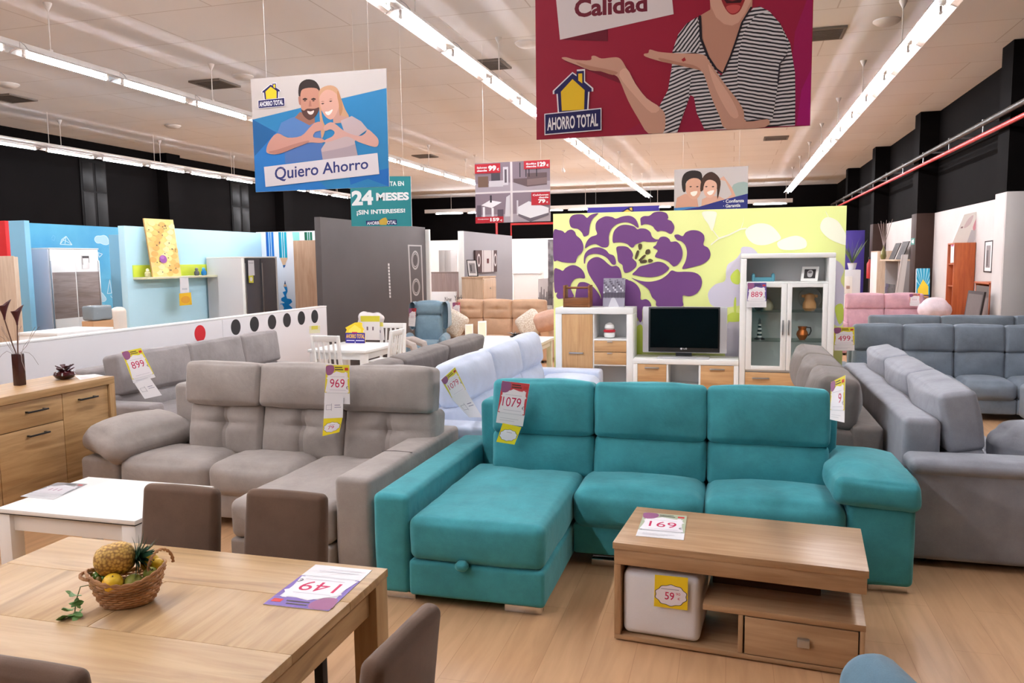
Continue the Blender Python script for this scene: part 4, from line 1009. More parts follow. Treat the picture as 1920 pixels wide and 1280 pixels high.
l = stand_on(700, gsh[0]); og = thing('figurine', 'orange clay figurine with two ears on the upper right glass shelf', 'figurine', l); CLAY = plain('orange_clay', (222, 164, 110), .5)
obj('body', B().lathe([(.05, 0), (.072, .03), (.07, .08), (.05, .12), (.055, .15), (.045, .18), (.001, .195)], (0, 0, 0), 18), CLAY, og, True)
for s in (-1, 1): obj('ear', B().lathe([(.02, -.015), (.024, 0), (.02, .015)], (s*.062, 0, .16), 10), CLAY, og, True)
pl = solo('plate', B().lathe([(.03, 0), (.105, .012), (.125, .022), (.12, .026), (.03, .006)], (0, 0, 0), 28, M=T(c8(705, 500, YC+.34)[0], YC+.33, gsh[0]+.13) @ rx(pi/2-.15)), plain('glass_plate', (206, 206, 206), .15), 'pale round plate standing behind the orange figurine', 'plate')
l = stand_on(215, gsh[0]); dk = thing('figurine', 'dark small vase half hidden by the 889 price card', 'figurine', l)
obj('body', B().lathe([(.03, 0), (.05, .03), (.04, .07), (.02, .09), (.026, .11)], (0, 0, 0), 16), plain('dark_clay', (60, 40, 36), .4), dk, True)
l = stand_on(300, gsh[0], YC+.24); dk = thing('figurine', 'pale cream ornament on the upper left glass shelf', 'figurine', l)
obj('body', B().lathe([(.05, 0), (.065, .04), (.05, .09), (.02, .12), (.001, .13)], (0, 0, 0), 16), plain('cream_clay', (222, 214, 186), .5), dk, True)

# ================================================================ hanging banners
def banner(label, S, th=.012, cat='banner', wires=True, back=(206, 202, 202)):
    c = (S.c[2]+S.c[3])/2
    t = thing('hanging_banner', label, cat, tuple(c))
    S.backing(th, ink(back)); S.done('printed_panel', t)
    if wires:
        for u in (.12, .88):
            p = S.uv(u, 1); obj('hanging_wire', B().tube([tuple(p-S.n*.004-Vector((0, 0, .01))), (p.x, p.y, HC)], .0015, 5), plain('nylon_line', (200, 196, 192), .3), t)
    return t
SKIN, SKIN2, SKIN3 = (206, 160, 140), (184, 134, 114), (224, 180, 160)
# --- crimson banner, cut off by the top of the picture
bl, br = onY(1006, 262, 3.6), onY(1519, 235.5, 3.6); hgt = 1.0
S = Sheet(bl+Vector((0, 0, hgt)), br+Vector((0, 0, hgt)), br, bl, (3.31, 980, 0)); CR = (152, 25, 54)
S.R(0, 0, 1, 1, CR)
S.P([(600, 860), (700, 840), (1800, 790), (1800, -300), (1500, -300), (1450, 300), (1000, 600)], (150, 26, 62))
S.P([(1690, 778), (1660, 500), (1690, 200), (1800, -100), (1800, 780)], (156, 24, 86)); S.P([(1700, 778), (1730, 560), (1800, 420), (1783, 776)], (166, 22, 112))
S.P([(240, 247), (528, 180), (528, 256)], (108, 16, 40)); S.P([(200, -80), (232, 247), (937, 88), (912, -160)], (222, 214, 216))
S.T('Calidad', [(322, -4), (772, -32), (774, 72), (322, 112)], (112, 26, 48), .035, True)
SA, SB_, SC_ = stripes('striped_knit', .05, .0155), stripes('striped_sleeve', -.22, .0155), stripes('striped_cuff', .9, .0145)
arm1 = [(242, 360), (272, 356), (330, 372), (420, 374), (428, 350), (452, 348), (490, 364), (550, 358), (592, 358), (618, 378), (645, 425), (700, 520), (770, 610), (852, 668), (885, 720), (872, 826), (780, 828), (720, 740), (655, 625), (605, 505), (575, 468), (500, 445), (420, 436), (340, 405), (270, 378)]
S.P([(x+14, y+18) for x, y in arm1[:20]], (118, 18, 44))
S.P([(1085, 105), (1020, 145), (965, 215), (930, 320), (925, 420), (902, 560), (848, 660), (884, 720), (866, 827), (960, 820), (1040, 590), (1062, 600), (1080, 700), (1130, 806), (1270, 802), (1690, 778), (1692, 600), (1690, 450), (1660, 270), (1600, 150), (1530, 70), (1470, 40), (1430, 50), (1370, 120), (1320, 260), (1260, 440), (1230, 470), (1190, 420), (1120, 300), (1100, 240), (1106, 140)], SA)
S.P([(1105, 95), (1112, 240), (1150, 350), (1200, 420), (1240, 452), (1290, 350), (1322, 260), (1362, 140), (1425, 40), (1430, -300), (1150, -300), (1165, 60)], (192, 142, 122))
S.P([(1150, -300), (1152, -60), (1168, 40), (1200, 108), (1250, 150), (1300, 160), (1340, 140), (1382, 80), (1415, 12), (1440, -80), (1440, -300)], (212, 166, 146))
S.P([(1236, -16), (1250, 40), (1280, 82), (1310, 92), (1345, 72), (1372, 20), (1380, -20), (1320, -30)], (150, 42, 46), 3); S.P([(1246, -6), (1300, 8), (1366, -8), (1352, 18), (1266, 22)], (60, 18, 24)); S.P([(1262, 44), (1290, 82), (1330, 76), (1352, 40), (1310, 30)], (196, 84, 82), 3)
S.P([(1340, 330), (1372, 200), (1440, 100), (1530, 70), (1600, 150), (1650, 280), (1640, 340), (1598, 392), (1580, 550), (1550, 742), (1370, 742), (1345, 640), (1332, 500)], SB_)
S.P([(1085, 105), (1020, 145), (965, 215), (930, 318), (1010, 322), (1096, 330), (1100, 240)], SC_); S.P([(925, 430), (1050, 436), (1030, 600), (960, 822), (866, 827), (884, 720), (848, 660), (902, 560)], stripes('striped_forearm', .35, .0155))
band = lambda S, pts, w_, col: S.P([(x-w_, y) for x, y in pts]+[(x+w_, y) for x, y in pts[::-1]], col)
band(S, [(1100, 98), (1106, 240), (1150, 352), (1198, 424), (1240, 456)], 8, (34, 28, 38)); band(S, [(1420, 44), (1362, 140), (1322, 262), (1290, 352), (1244, 456)], 6, (34, 28, 38)); band(S, [(1640, 340), (1596, 396), (1584, 520)], 5, (60, 54, 64))
S.P(arm1, SKIN, 3); S.P([(600, 470), (645, 425), (700, 520), (770, 610), (852, 668), (800, 700), (700, 600)], SKIN3, 3); S.P([(330, 385), (420, 410), (520, 430), (590, 450), (560, 466), (480, 442), (400, 428)], SKIN2, 3)
S.P([(755, 335), (780, 330), (790, 308), (840, 322), (920, 330), (1000, 333), (1080, 334), (1130, 345), (1152, 372), (1190, 430), (1260, 530), (1332, 620), (1372, 690), (1388, 755), (1520, 740), (1502, 790), (1270, 804), (1222, 720), (1170, 600), (1132, 482), (1108, 442), (1050, 425), (940, 400), (850, 380), (762, 352)], SKIN, 3)
S.P([(850, 360), (960, 385), (1060, 405), (1110, 436), (1080, 430), (960, 404), (860, 380)], SKIN2, 3); S.P([(1150, 400), (1200, 470), (1300, 620), (1340, 720), (1290, 720), (1200, 560)], SKIN3, 3); S.P([(985, 372), (1005, 356), (1014, 376), (996, 384)], (172, 40, 48))
S.house(lambda x, y: (.033+x*.222, .018+y*.335*.27/.33))
banner('large crimson banner with a woman in a striped top, hanging at the top', S)
# --- blue banner with a couple
k = 4; cv = lambda x, y: (440+x/k, 120+y/k)
PY = 6.0
tl, tr, br, bl = [onY(*cv(*q), PY) for q in ((120, 112), (1135, 32), (1158, 918), (158, 960))]
tl.x = (tl.x+bl.x)/2; bl.x = tl.x; tr.x = (tr.x+br.x)/2; br.x = tr.x
S = Sheet(tl, tr, br, bl, (k, 440, 120)); S.R(0, 0, 1, 1, (198, 190, 186))
S.P([(128, 417), (490, 330), (1140, 180), (1158, 918), (158, 962)], (40, 124, 176)); S.P([(130, 415), (312, 510), (480, 740), (700, 960), (158, 962)], (34, 116, 190)); S.P([(130, 415), (312, 512), (150, 690)], (22, 92, 150)); S.P([(860, 850), (1158, 780), (1158, 918), (1000, 860), (870, 905)], (22, 102, 178))
S.P([(320, 515), (350, 440), (420, 405), (480, 385), (560, 460), (600, 440), (660, 480), (660, 715), (380, 745), (375, 650), (415, 550), (325, 525)], (86, 126, 184)); S.P([(375, 640), (520, 590), (660, 600), (660, 715), (380, 745)], (76, 112, 172))
S.P([(490, 360), (600, 380), (602, 440), (562, 460), (452, 402)], (150, 104, 88))
S.P([(484, 250), (478, 200), (492, 145), (540, 115), (600, 125), (634, 168), (640, 215), (600, 200), (520, 200), (500, 250)], (46, 34, 32), 3)
S.P([(494, 230), (510, 190), (575, 178), (630, 195), (640, 280), (632, 340), (600, 395), (565, 410), (538, 398), (505, 350), (494, 290)], (190, 136, 116), 3); S.P([(478, 250), (494, 245), (498, 305), (484, 300)], (170, 116, 100), 2)
S.P([(500, 340), (520, 350), (545, 335), (600, 335), (634, 325), (628, 358), (602, 398), (566, 420), (538, 408), (512, 380)], (84, 54, 48), 3); S.P([(546, 352), (570, 356), (596, 348), (588, 372), (570, 380), (552, 370)], (226, 206, 200), 3)
for x in (528, 592): S.P([(x-18, 262), (x, 254), (x+18, 260), (x+16, 268), (x-14, 270)], (50, 36, 34)); S.P([(x-12, 276), (x, 271), (x+12, 275), (x, 281)], (60, 44, 40))
S.P([(562, 275), (572, 275), (578, 318), (556, 320)], (168, 114, 98))
S.P([(632, 215), (660, 176), (720, 160), (772, 185), (800, 260), (830, 340), (858, 396), (800, 400), (775, 330), (660, 330), (662, 420), (682, 480), (655, 560), (645, 480), (636, 330)], (196, 152, 118), 3)
S.P([(738, 400), (780, 330), (802, 390), (862, 398), (810, 440), (742, 446)], (190, 146, 132))
S.P([(640, 240), (682, 196), (732, 200), (776, 240), (786, 300), (766, 370), (730, 416), (690, 402), (656, 352), (640, 290)], (208, 160, 144), 3); S.P([(775, 200), (800, 260), (812, 340), (790, 390), (782, 300), (770, 240)], (180, 130, 92), 3)
S.P([(680, 358), (705, 356), (736, 340), (728, 364), (708, 384), (690, 378)], (238, 226, 222), 3)
for x, y in ((662, 298), (722, 280)): S.P([(x-14, y), (x, y-6), (x+14, y-3), (x, y+6)], (78, 60, 56)); S.P([(x-16, y-14), (x, y-20), (x+16, y-16), (x, y-15)], (140, 104, 84))
S.P([(798, 425), (880, 390), (950, 430), (1000, 490), (930, 540), (902, 580), (925, 690), (662, 716), (650, 640), (682, 590), (760, 560), (820, 500), (800, 440)], (186, 166, 168)); S.P([(655, 660), (760, 640), (850, 620), (905, 600), (925, 690), (662, 716)], (166, 150, 156))
S.P([(240, 640), (262, 580), (320, 520), (400, 552), (500, 540), (560, 482), (600, 444), (650, 435), (668, 482), (642, 500), (604, 512), (592, 548), (650, 558), (682, 580), (640, 592), (552, 590), (450, 630), (330, 675), (252, 670)], (198, 146, 132), 3)
S.P([(1076, 560), (1080, 600), (1050, 622), (930, 584), (850, 545), (780, 560), (690, 590), (680, 570), (732, 545), (752, 512), (722, 490), (682, 502), (668, 480), (692, 450), (742, 440), (832, 508), (932, 540), (980, 520), (1000, 490), (1040, 520)], (202, 156, 144), 3); S.P([(255, 660), (330, 640), (450, 600), (550, 575), (552, 590), (450, 630), (330, 675)], (176, 124, 112), 3)
S.P([(222, 772), (1073, 667), (1087, 825), (234, 922)], (214, 208, 212)); S.T('Quiero Ahorro', [(302, 775), (1002, 705), (1005, 800), (305, 888)], (44, 52, 112), .015, True)
S.P([(300, 790), (520, 765), (520, 766), (300, 791)], (214, 208, 212))
S.house(lambda x, y: (.052+x*.205, .735+y*.208-.0*x))
banner('blue hanging banner with a couple making a heart with their hands', S)
# --- teal finance banner
k = 4; PY = 9.0
tl, tr, br, bl = [onY(*cv(*q), PY) for q in ((862, 842), (1314, 842), (1334, 1216), (878, 1216))]
tl.x = bl.x = (tl.x+bl.x)/2; tr.x = br.x = (tr.x+br.x)/2
S = Sheet(tl, tr, br, bl, (k, 440, 120)); S.R(0, 0, 1, 1, (38, 128, 134)); W_ = (226, 228, 228)
S.T('TA EN', [(1163, 880), (1268, 878), (1270, 912), (1165, 915)], W_, .03, True); S.T('24', [(875, 950), (1036, 945), (1040, 1055), (880, 1062)], W_, .05, True); S.T('MESES', [(1060, 965), (1306, 960), (1308, 1020), (1062, 1027)], W_, .05, True)
S.T('\u00a1SIN INTERESES!', [(914, 1095), (1278, 1083), (1280, 1120), (916, 1140)], W_, .035, True)
S.P([(985, 1175), (1215, 1165), (1218, 1206), (988, 1206)], (34, 32, 92)); S.T('AHORRO   TOTAL', [(992, 1182), (1212, 1172), (1213, 1200), (993, 1206)], (232, 232, 236), .02, True); S.P([(1082, 1175), (1110, 1156), (1135, 1150), (1148, 1175), (1140, 1206), (1090, 1206)], (196, 160, 60))
banner('teal hanging banner about 24 months without interest', S)
# --- four-picture banner
PY = 11.0; cw = lambda x, y: (860+x/3.2, 280+y/3.2)
tl, tr, br, bl = [onY(*cw(*q), PY) for q in ((93, 86), (545, 62), (553, 430), (107, 444))]
tl.x = bl.x = (tl.x+bl.x)/2; tr.x = br.x = (tr.x+br.x)/2
S = Sheet(tl, tr, br, bl, (3.2, 860, 280)); S.R(0, 0, 1, 1, (206, 196, 198)); S.EPS = .0003
for u0, v0, u1, v1 in ((0, .52, .475, 1), (.505, .52, 1, 1), (0, 0, .475, .49), (.505, 0, 1, .49)): S.R(u0, v0, u1, v1, (128, 112, 122)); S.R(u0, v0, u1, v0+.14, (160, 148, 156))
S.R(.04, .6, .18, .78, (110, 84, 70)); S.R(.19, .6, .38, .7, (190, 184, 190)); S.R(.22, .7, .34, .82, (70, 62, 70)); S.R(.38, .62, .45, .92, (196, 190, 196)); S.R(.4, .66, .43, .88, (90, 80, 88))
S.U([(.52, .72), (.7, .72), (.7, .8), (.96, .8), (.96, .6), (.7, .58), (.52, .66)], (96, 78, 80)); S.U([(.7, .7), (.96, .72), (.96, .62), (.7, .6)], (122, 100, 100))
for u in (.6, .68, .72, .82): S.R(u, .74, u+.012, .98, (40, 34, 42))
S.U([(.08, .3), (.2, .38), (.36, .34), (.22, .25)], (222, 218, 222)); S.R(.1, .1, .13, .27, (220, 216, 220)); S.R(.22, .08, .25, .25, (220, 216, 220)); S.U([(.4, .1), (.42, .42), (.47, .46), (.47, .1)], (196, 190, 196)); S.R(.2, .34, .225, .46, (50, 44, 52)); S.R(.02, .1, .08, .3, (92, 80, 90)); S.R(.3, .06, .38, .22, (84, 72, 84))
S.U([(.56, .24), (.72, .34), (.98, .22), (.98, .14), (.74, .06), (.58, .14)], (212, 208, 214)); S.U([(.58, .14), (.74, .06), (.98, .14), (.98, .1), (.74, .0), (.58, .1)], (100, 90, 100)); S.R(.56, .12, .58, .36, (196, 190, 196))
for (u0, v0, u1, v1), a, c in (((.0, .83, .345, .985), 'Salones desde', '99\u20ac'), ((.66, .865, 1, 1), 'Sof\u00e1s desde', '129\u20ac'), ((0, .0, .38, .105), 'Conjuntos', '159\u20ac'), ((.755, .27, 1, .48), 'Colchones desde', '79\u20ac')):
    S.R(u0, v0, u1, v1, (172, 30, 44)); w_ = u1-u0; h_ = v1-v0
    if u0 == .755: [S.TR(q, u0+.02+.08*i, v0+h_*(.72-.2*i), u1-.02, v0+h_*(.86-.2*i), W_, .03) for i, q in enumerate(a.split())]; (S.TR(c[:-1], u0+.09, v0+h_*.14, u1-.06, v0+h_*.45, W_, .05), S.TR('\u20ac', u1-.05, v0+h_*.14, u1-.025, v0+h_*.27, W_, .02))
    else: [S.TR(q, u0+.03, v0+h_*(.52-.32*i), u0+w_*.48, v0+h_*(.74-.32*i), W_, .03) for i, q in enumerate(a.split())]; (S.TR(c[:-1], u0+w_*.53, v0+h_*.22, u1-.055, v0+h_*.8, W_, .05), S.TR('\u20ac', u1-.045, v0+h_*.22, u1-.015, v0+h_*.5, W_, .02))
banner('hanging banner with four furniture pictures and red price boxes', S)
# --- banner with a laughing couple above the flower wall
PY = 12.0
tl, tr, br, bl = [onY(*cw(*q), PY) for q in ((1293, 122), (1736, 100), (1734, 395), (1293, 410))]
tl.x = bl.x = (tl.x+bl.x)/2; tr.x = br.x = (tr.x+br.x)/2
S = Sheet(tl, tr, br, bl, (3.2, 860, 280)); S.EPS = .0003; S.R(0, 0, 1, 1, (190, 182, 184)); S.P([(1650, 210), (1735, 200), (1735, 290), (1640, 280)], (150, 168, 166), 3)
S.P([(1300, 345), (1310, 290), (1360, 265), (1430, 290), (1440, 350), (1430, 410), (1296, 410)], (198, 150, 132)); S.P([(1460, 300), (1500, 280), (1560, 280), (1600, 300), (1640, 270), (1600, 190), (1560, 180), (1590, 160), (1640, 230), (1662, 280), (1600, 330), (1580, 400), (1450, 400)], (206, 160, 142))
S.P([(1345, 250), (1338, 190), (1355, 145), (1400, 126), (1450, 135), (1462, 170), (1455, 210), (1370, 190), (1362, 250)], (40, 30, 30), 3); S.P([(1362, 240), (1372, 190), (1410, 172), (1450, 185), (1456, 240), (1440, 285), (1410, 300), (1378, 280)], (204, 156, 136), 3); S.P([(1390, 258), (1432, 250), (1424, 274), (1404, 280)], (238, 228, 222), 2)
S.P([(1450, 250), (1455, 190), (1480, 150), (1520, 135), (1560, 165), (1572, 210), (1552, 300), (1545, 210), (1490, 190), (1470, 240)], (62, 40, 32), 3); S.P([(1468, 240), (1480, 195), (1510, 182), (1545, 200), (1548, 240), (1530, 280), (1500, 290), (1478, 275)], (214, 168, 150), 3); S.P([(1490, 256), (1532, 244), (1522, 268), (1504, 274)], (240, 230, 226), 2)
for x in (1392, 1432, 1486, 1526): S.P([(x-9, 224), (x, 219), (x+9, 223), (x, 228)], (60, 46, 44))
S.P([(1293, 372), (1440, 345), (1560, 310), (1735, 265), (1735, 400), (1293, 412)], (38, 44, 118)); S.P([(1293, 352), (1380, 345), (1440, 345), (1293, 372)], (60, 120, 180))
for i, s in enumerate(('\u00b7 Confianza', '\u00b7 Garant\u00eda', '\u00b7 Servicio')): S.T(s, [(1588, 302+28*i), (1712-22*(i == 1)-30*(i == 2), 296+28*i), (1712-22*(i == 1)-30*(i == 2), 316+28*i), (1588, 322+28*i)], W_, .02, True)
banner('hanging banner with a laughing couple above the flower wall', S)
# --- purple banner far behind the flower wall
PY = 18.0
tl, tr, br, bl = [onY(*cw(*q), PY) for q in ((772, 350), (1204, 336), (1204, 520), (772, 530))]
S = Sheet(tl, tr, br, bl, (3.2, 860, 280)); S.EPS = .0003; S.R(0, 0, 1, 1, (60, 50, 146)); S.P([(960, 384), (1010, 352), (1020, 348), (1022, 345), (1046, 344), (1050, 372), (1050, 400), (960, 400)], (30, 26, 70)); S.P([(980, 380), (1012, 360), (1040, 375), (1040, 398), (980, 398)], (214, 180, 70)); S.P([(1026, 350), (1040, 349), (1042, 368), (1028, 362)], (214, 180, 70))
banner('purple banner half hidden behind the top of the flower wall', S)

# ================================================================ price cards
MAG = (196, 28, 84)
def card(label, q, num, head=(226, 212, 60), foot=.26, th=.0015, flip=False, sticker=None, small=True, dull=1.0, group=None):
    """Q: the corners TL, TR, BR, BL as one reads it"""
    S = Sheet(*q); S.EPS = .00015
    D = lambda c: tuple(v*dull for v in c)
    S.backing(th, ink(D((232, 230, 232))))
    S.R(.0, .80, 1, 1, D(head)); S.R(0, foot, .08, .8, D(head)); S.R(.92, foot, 1, .8, D(head))
    S.U([(.02, .98), (.3, .99), (.36, .88), (.26, .76), (.06, .74), (.0, .86)], D((150, 92, 132)) if dull > .87 else (132, 130, 132), 3)
    [S.R(.38, v, u, v+.025, D((70, 58, 50))) for v, u in ((.925, .7), (.87, .74))]; S.R(.8, .86, .95, .93, D((206, 60, 60)))
    S.U([(.02, foot+.02), (.1, .62), (.04, .66), (.45, .84), (.8, .78), (.8, .82), (.88, .82), (.88, .74), (.97, .66), (.9, .62), (.97, foot+.02)], D((236, 232, 236)))
    if num: S.T(num, [(.8-.2*len(num) if len(num) < 4 else .13, .64), (.8, .64), (.8, .42), (.8-.2*len(num) if len(num) < 4 else .13, .42)], MAG, .0); S.TR('\u20ac', .86, .38, .94, .46, (60, 60, 64))
    else: [S.R(u, .46, u+.05, .6, D((196, 150, 172))) for u in (.3, .45, .6)]
    if small: S.R(.2, .69, .8, .70, D((196, 190, 200))); S.R(.2, foot+.07, .85, foot+.08, D((196, 190, 200)))
    if foot > .1: S.R(.02, foot-.01, .98, foot, D((200, 200, 206))); S.R(.12, foot*.5, .8, foot*.5+.012, D((204, 202, 208))); S.R(.12, foot*.3, .66, foot*.3+.012, D((204, 202, 208)))
    return S.solo('price_card', label, 'price card', group)
def flap(label, q, num=None, yellow=True):
    S = Sheet(*q); S.EPS = .00015; S.backing(.0012, ink((232, 230, 232)))
    if yellow:
        S.R(0, 0, 1, 1, (238, 218, 40)); pts = []
        for k in range(20): a = 2*pi*k/20; r = 1+.1*(k % 2); pts.append((.5+.42*r*cos(a), .44+.28*r*sin(a)))
        S.U([(.5+(x-.5)*1.05, .44+(y-.44)*1.06) for x, y in pts], (44, 40, 60), 3); S.U(pts, (236, 232, 238), 3)
        if num: S.TR(num, .28, .33, .62, .53, MAG)
        S.R(.35, .58, .65, .60, (150, 140, 160))
    else:
        S.R(.1, .62, .4, .64, (170, 168, 176)); S.R(.1, .4, .12, .62, (170, 168, 176)); S.R(.1, .4, .4, .42, (170, 168, 176)); S.R(.38, .36, .40, .7, (150, 150, 160)); S.R(.55, .6, .85, .63, (130, 128, 150)); S.R(.55, .5, .9, .53, (150, 148, 170))
    return S.solo('price_sticker' if yellow else 'info_slip', label, 'sticker' if yellow else 'paper slip')
c3 = lambda x, y: (600+x/4.683, 670+y/4.683)
Yq = lambda pts, y: [onY(*p, y) for p in pts]; Xq = lambda pts, x: [onX(*p, x) for p in pts]
card('price card reading 969 on the taupe sofa', Yq([c3(55, 66), c3(258, 66), c3(262, 410), c3(36, 400)], 4.62), '969', foot=.28)
flap('white slip with a sofa sketch hanging under the 969 card', Yq([c3(40, 350), c3(204, 345), c3(200, 530), c3(32, 535)], 4.608), yellow=False)
flap('yellow cloud sticker at the bottom of the 969 strip', Yq([c3(32, 536), c3(198, 528), c3(170, 655), c3(22, 690)], 4.604), '79')
card('red-topped price card reading 1079 on the left cushion of the teal sofa', Yq([c3(1600, 205), c3(1842, 232), c3(1780, 605), c3(1545, 570)], 4.575), '1079', head=(206, 74, 80), foot=.26)
flap('yellow cloud sticker under the 1079 card of the teal sofa', Yq([c3(1605, 575), c3(1768, 612), c3(1708, 765), c3(1548, 740)], 4.568))
card('price card reading 1079 on the pale blue sofa', Xq([c3(1063, 195), c3(1185, 85), c3(1290, 300), c3(1165, 370)], -1.80), '1079', foot=.1)
flap('white slip hanging from the 1079 card of the pale blue sofa', Xq([c3(1165, 370), c3(1290, 300), c3(1425, 525), c3(1310, 525)], -1.80), yellow=False)
c9 = lambda x, y: (x/3.556, 600+y/3.556)
card('price card reading 899 on the mid grey sofa', Xq([c9(810, 212), c9(940, 185), c9(1037, 380), c9(890, 420)], -5.04), '899', foot=.12)
flap('white slip with sofa sketches hanging from the 899 card', Xq([c9(895, 420), c9(1002, 388), c9(1080, 500), c9(965, 525)], -5.02), yellow=False)
card('price card on the front of the creased taupe cushion, seen edge-on', Xq([(1558, 716), (1585, 703), (1583, 792), (1556, 786)], .50), '9')
card('price card reading 889 hanging on the display cabinet', Yq([(1402, 530), (1437, 530), (1437, 576), (1400, 576)], YC-.035), '889', head=(104, 84, 150), foot=.26)
card('price card reading 499 at the left end of the slate sofa', Yq([(1564, 614), (1602, 613), (1602, 657), (1564, 657)], 9.3), '499', foot=.25)
card('price card at the right end of the pink sofa', Yq([(1705, 551), (1725.5, 550), (1725, 574), (1706, 573)], 15.28), None, head=(214, 150, 140))
card('price card with red top at the left end of the tan sofa', Yq([(848.6, 567), (863, 566), (863, 596), (848.6, 596)], 13.3), None, head=(206, 120, 136))
card('red-topped price card hanging on the dusty blue wing chair', Yq([(767, 578), (781, 577.5), (778, 612), (766, 611)], 11.6), None, head=(170, 40, 54), foot=.5, dull=.9)
c5b = lambda x, y: (470+x/5.333, 1040+y/5.333)
Zq = lambda pts, z: [onZ(*p, z) for p in pts]
card('purple price sheet reading 149 lying upside down on the oak table', Zq([c5b(780, 560), c5b(125, 490), c5b(650, 95), c5b(1215, 150)], ZT+.002), '149', head=(126, 104, 178), foot=.3)
o_, n_ = W(ct) @ Vector((-.31, -.275, .15)), (W(ct).to_3x3() @ Vector((0, -1, 0)))
card('pale price sheet reading 169 lying on the oak coffee table', Zq([(1208, 960), (1288, 967), (1282, 1012), (1192, 1004)], .4702), '169', head=(176, 186, 160), foot=.26)
card('grey price sheet lying on the white coffee table', Zq([(108, 904), (164, 907), (100, 936), (38, 930)], .5022), None, head=(150, 150, 150), foot=.25, dull=.85)
S = Sheet(*[onP(*p, o_, n_) for p in ((1228, 1077), (1290, 1083), (1289, 1144), (1226, 1136))]); S.backing(.001, ink((240, 206, 36))); pts = []
for k in range(20): a = 2*pi*k/20; r = 1+.09*(k % 2); pts.append((.5+.44*r*cos(a), .40+.30*r*sin(a)))
S.U([(.5+(x-.5)*1.05, .40+(y-.40)*1.06) for x, y in pts], (44, 34, 60), 3); S.U(pts, (236, 228, 236), 3); S.TR('59', .32, .26, .6, .5, MAG, .01); S.TR('90', .65, .42, .78, .5, MAG); S.TR('\u20ac', .7, .28, .78, .36, MAG); S.R(.2, .58, .74, .60, (150, 140, 156))
S.solo('price_sticker', 'yellow sticker reading 59 on the white pouf', 'sticker')
S = Sheet(*Zq([(140, 704), (178, 701), (196, 704), (150, 712)], .902)); S.backing(.001, ink((222, 216, 214))); S.R(.1, .1, .9, .6, (206, 196, 194)); S.solo('paper_sheet', 'white paper sheet lying on the far end of the sideboard', 'paper')

# ================================================================ left: low partition and the children's room beyond it
XP = -5.95
lp = thing('low_partition', 'low white partition with one red and six black dots', 'partition', (XP-.05, 7.6, 0))
LW = plain('partition_white', (212, 209, 211), .55)
obj('board', B().box((XP-.1, 4.6, 0), (XP, 8.23, 1.085), .003), LW, lp); obj('board', B().box((XP-.1, 8.233, 0), (XP, 10.79, 1.085), .003), LW, lp)
obj('cap', B().box((XP-.105, 4.6, 1.0855), (XP+.005, 10.79, 1.105), .003), WHITE, lp)
for px, py, col in ((375, 625, (204, 34, 44)), (442, 613, (42, 42, 44)), (477, 607.5, (42, 42, 44)), (510, 603.5, (42, 42, 44)), (538, 600, (42, 42, 44)), (565, 596, (42, 42, 44)), (590, 593, (42, 42, 44))):
    p = onX(px, py, XP); obj('dot', B().lathe([(.098, 0), (.098, .003), (.001, .003)], (0, 0, 0), 28, M=T(XP, p.y, p.z) @ Matrix.Rotation(pi/2, 4, 'Y')), ink(col), lp, label='red dot' if col[0] > 99 else 'black dot')
SKYB = blotch('blue_wall_print', [(.3, (70, 160, 206)), (.7, (110, 196, 222))], .7, .6)
LSKY = blotch('light_blue_wall', [(.3, (182, 226, 244)), (.7, (192, 232, 247))], .6, .6)
MSKY = blotch('mid_blue_wall', [(.3, (132, 192, 224)), (.7, (140, 200, 230))], .6, .6)
# far blue wall with chalk drawings
XB = -11.9
bw = thing('display_wall', 'blue display wall with white chalk planes and clouds, behind the wardrobe', 'wall', (XB-.05, 12, 0))
ya = onX(43, 418, XB).y; zz = onX(120, 421, XB).z
obj('board', B().box((XB-.1, ya, 0), (XB, 14.6, zz), .003), SKYB, bw)
S = Sheet((XB, ya, zz), (XB, 14.6, zz), (XB, 14.6, 0), (XB, ya, 0), (4.923, 0, 400)); S.EPS = .0003; CH = (206, 232, 242)
def stroke(S, pts, w_, col):
    for (x0, y0), (x1, y1) in zip(pts, pts[1:]):
        d = math.hypot(x1-x0, y1-y0) or 1; nx, ny = -(y1-y0)/d*w_, (x1-x0)/d*w_
        S.b.poly([S.px(x, y, S.lay) for x, y in ((x0+nx, y0+ny), (x1+nx, y1+ny), (x1-nx, y1-ny), (x0-nx, y0-ny))], S.mi(col))
    S.lay += 1
stroke(S, [(555, 285), (610, 210), (665, 290), (555, 285), (570, 240), (610, 210), (600, 280)], 3, CH); stroke(S, [(570, 240), (620, 260), (665, 290)], 2, CH)
for q in ([(875, 240), (890, 212), (930, 210), (960, 205), (990, 225), (1000, 280), (960, 285), (930, 272), (895, 270)], [(925, 800), (930, 730), (960, 760), (978, 790), (960, 810)]): stroke(S, smooth_poly(q, 3)+[q[0]], 5, CH); S.P(q, (170, 210, 226), 3)
stroke(S, [(900, 360), (945, 375), (915, 405), (905, 365)], 3, CH); stroke(S, [(990, 740), (1012, 610), (1030, 735), (990, 740)], 3, CH); stroke(S, [(475, 230), (490, 200), (508, 215), (500, 250), (475, 240)], 1.5, (120, 190, 224)); stroke(S, [(1020, 760), (1035, 780)], 2, CH)
S.done('chalk_drawing', bw)
a = onY(12, 414, 10.3); c = onY(43, 414.5, 10.3)
solo('display_board', B().box((a.x-1.2, 10.3, 0), (c.x+.02, 10.4, a.z), .003), MSKY, 'light blue panel at the far left edge beside the grey wardrobe', 'panel')
a = onY(203, 440, 11.55)
solo('display_board', B().box((a.x, 11.55, 0), (-8.1, 11.65, a.z), .003), MSKY, 'mid blue panel behind the end of the pale blue shelf wall', 'panel')
a = onY(-4, 414, 8.6); c = onY(13.5, 478, 8.6)
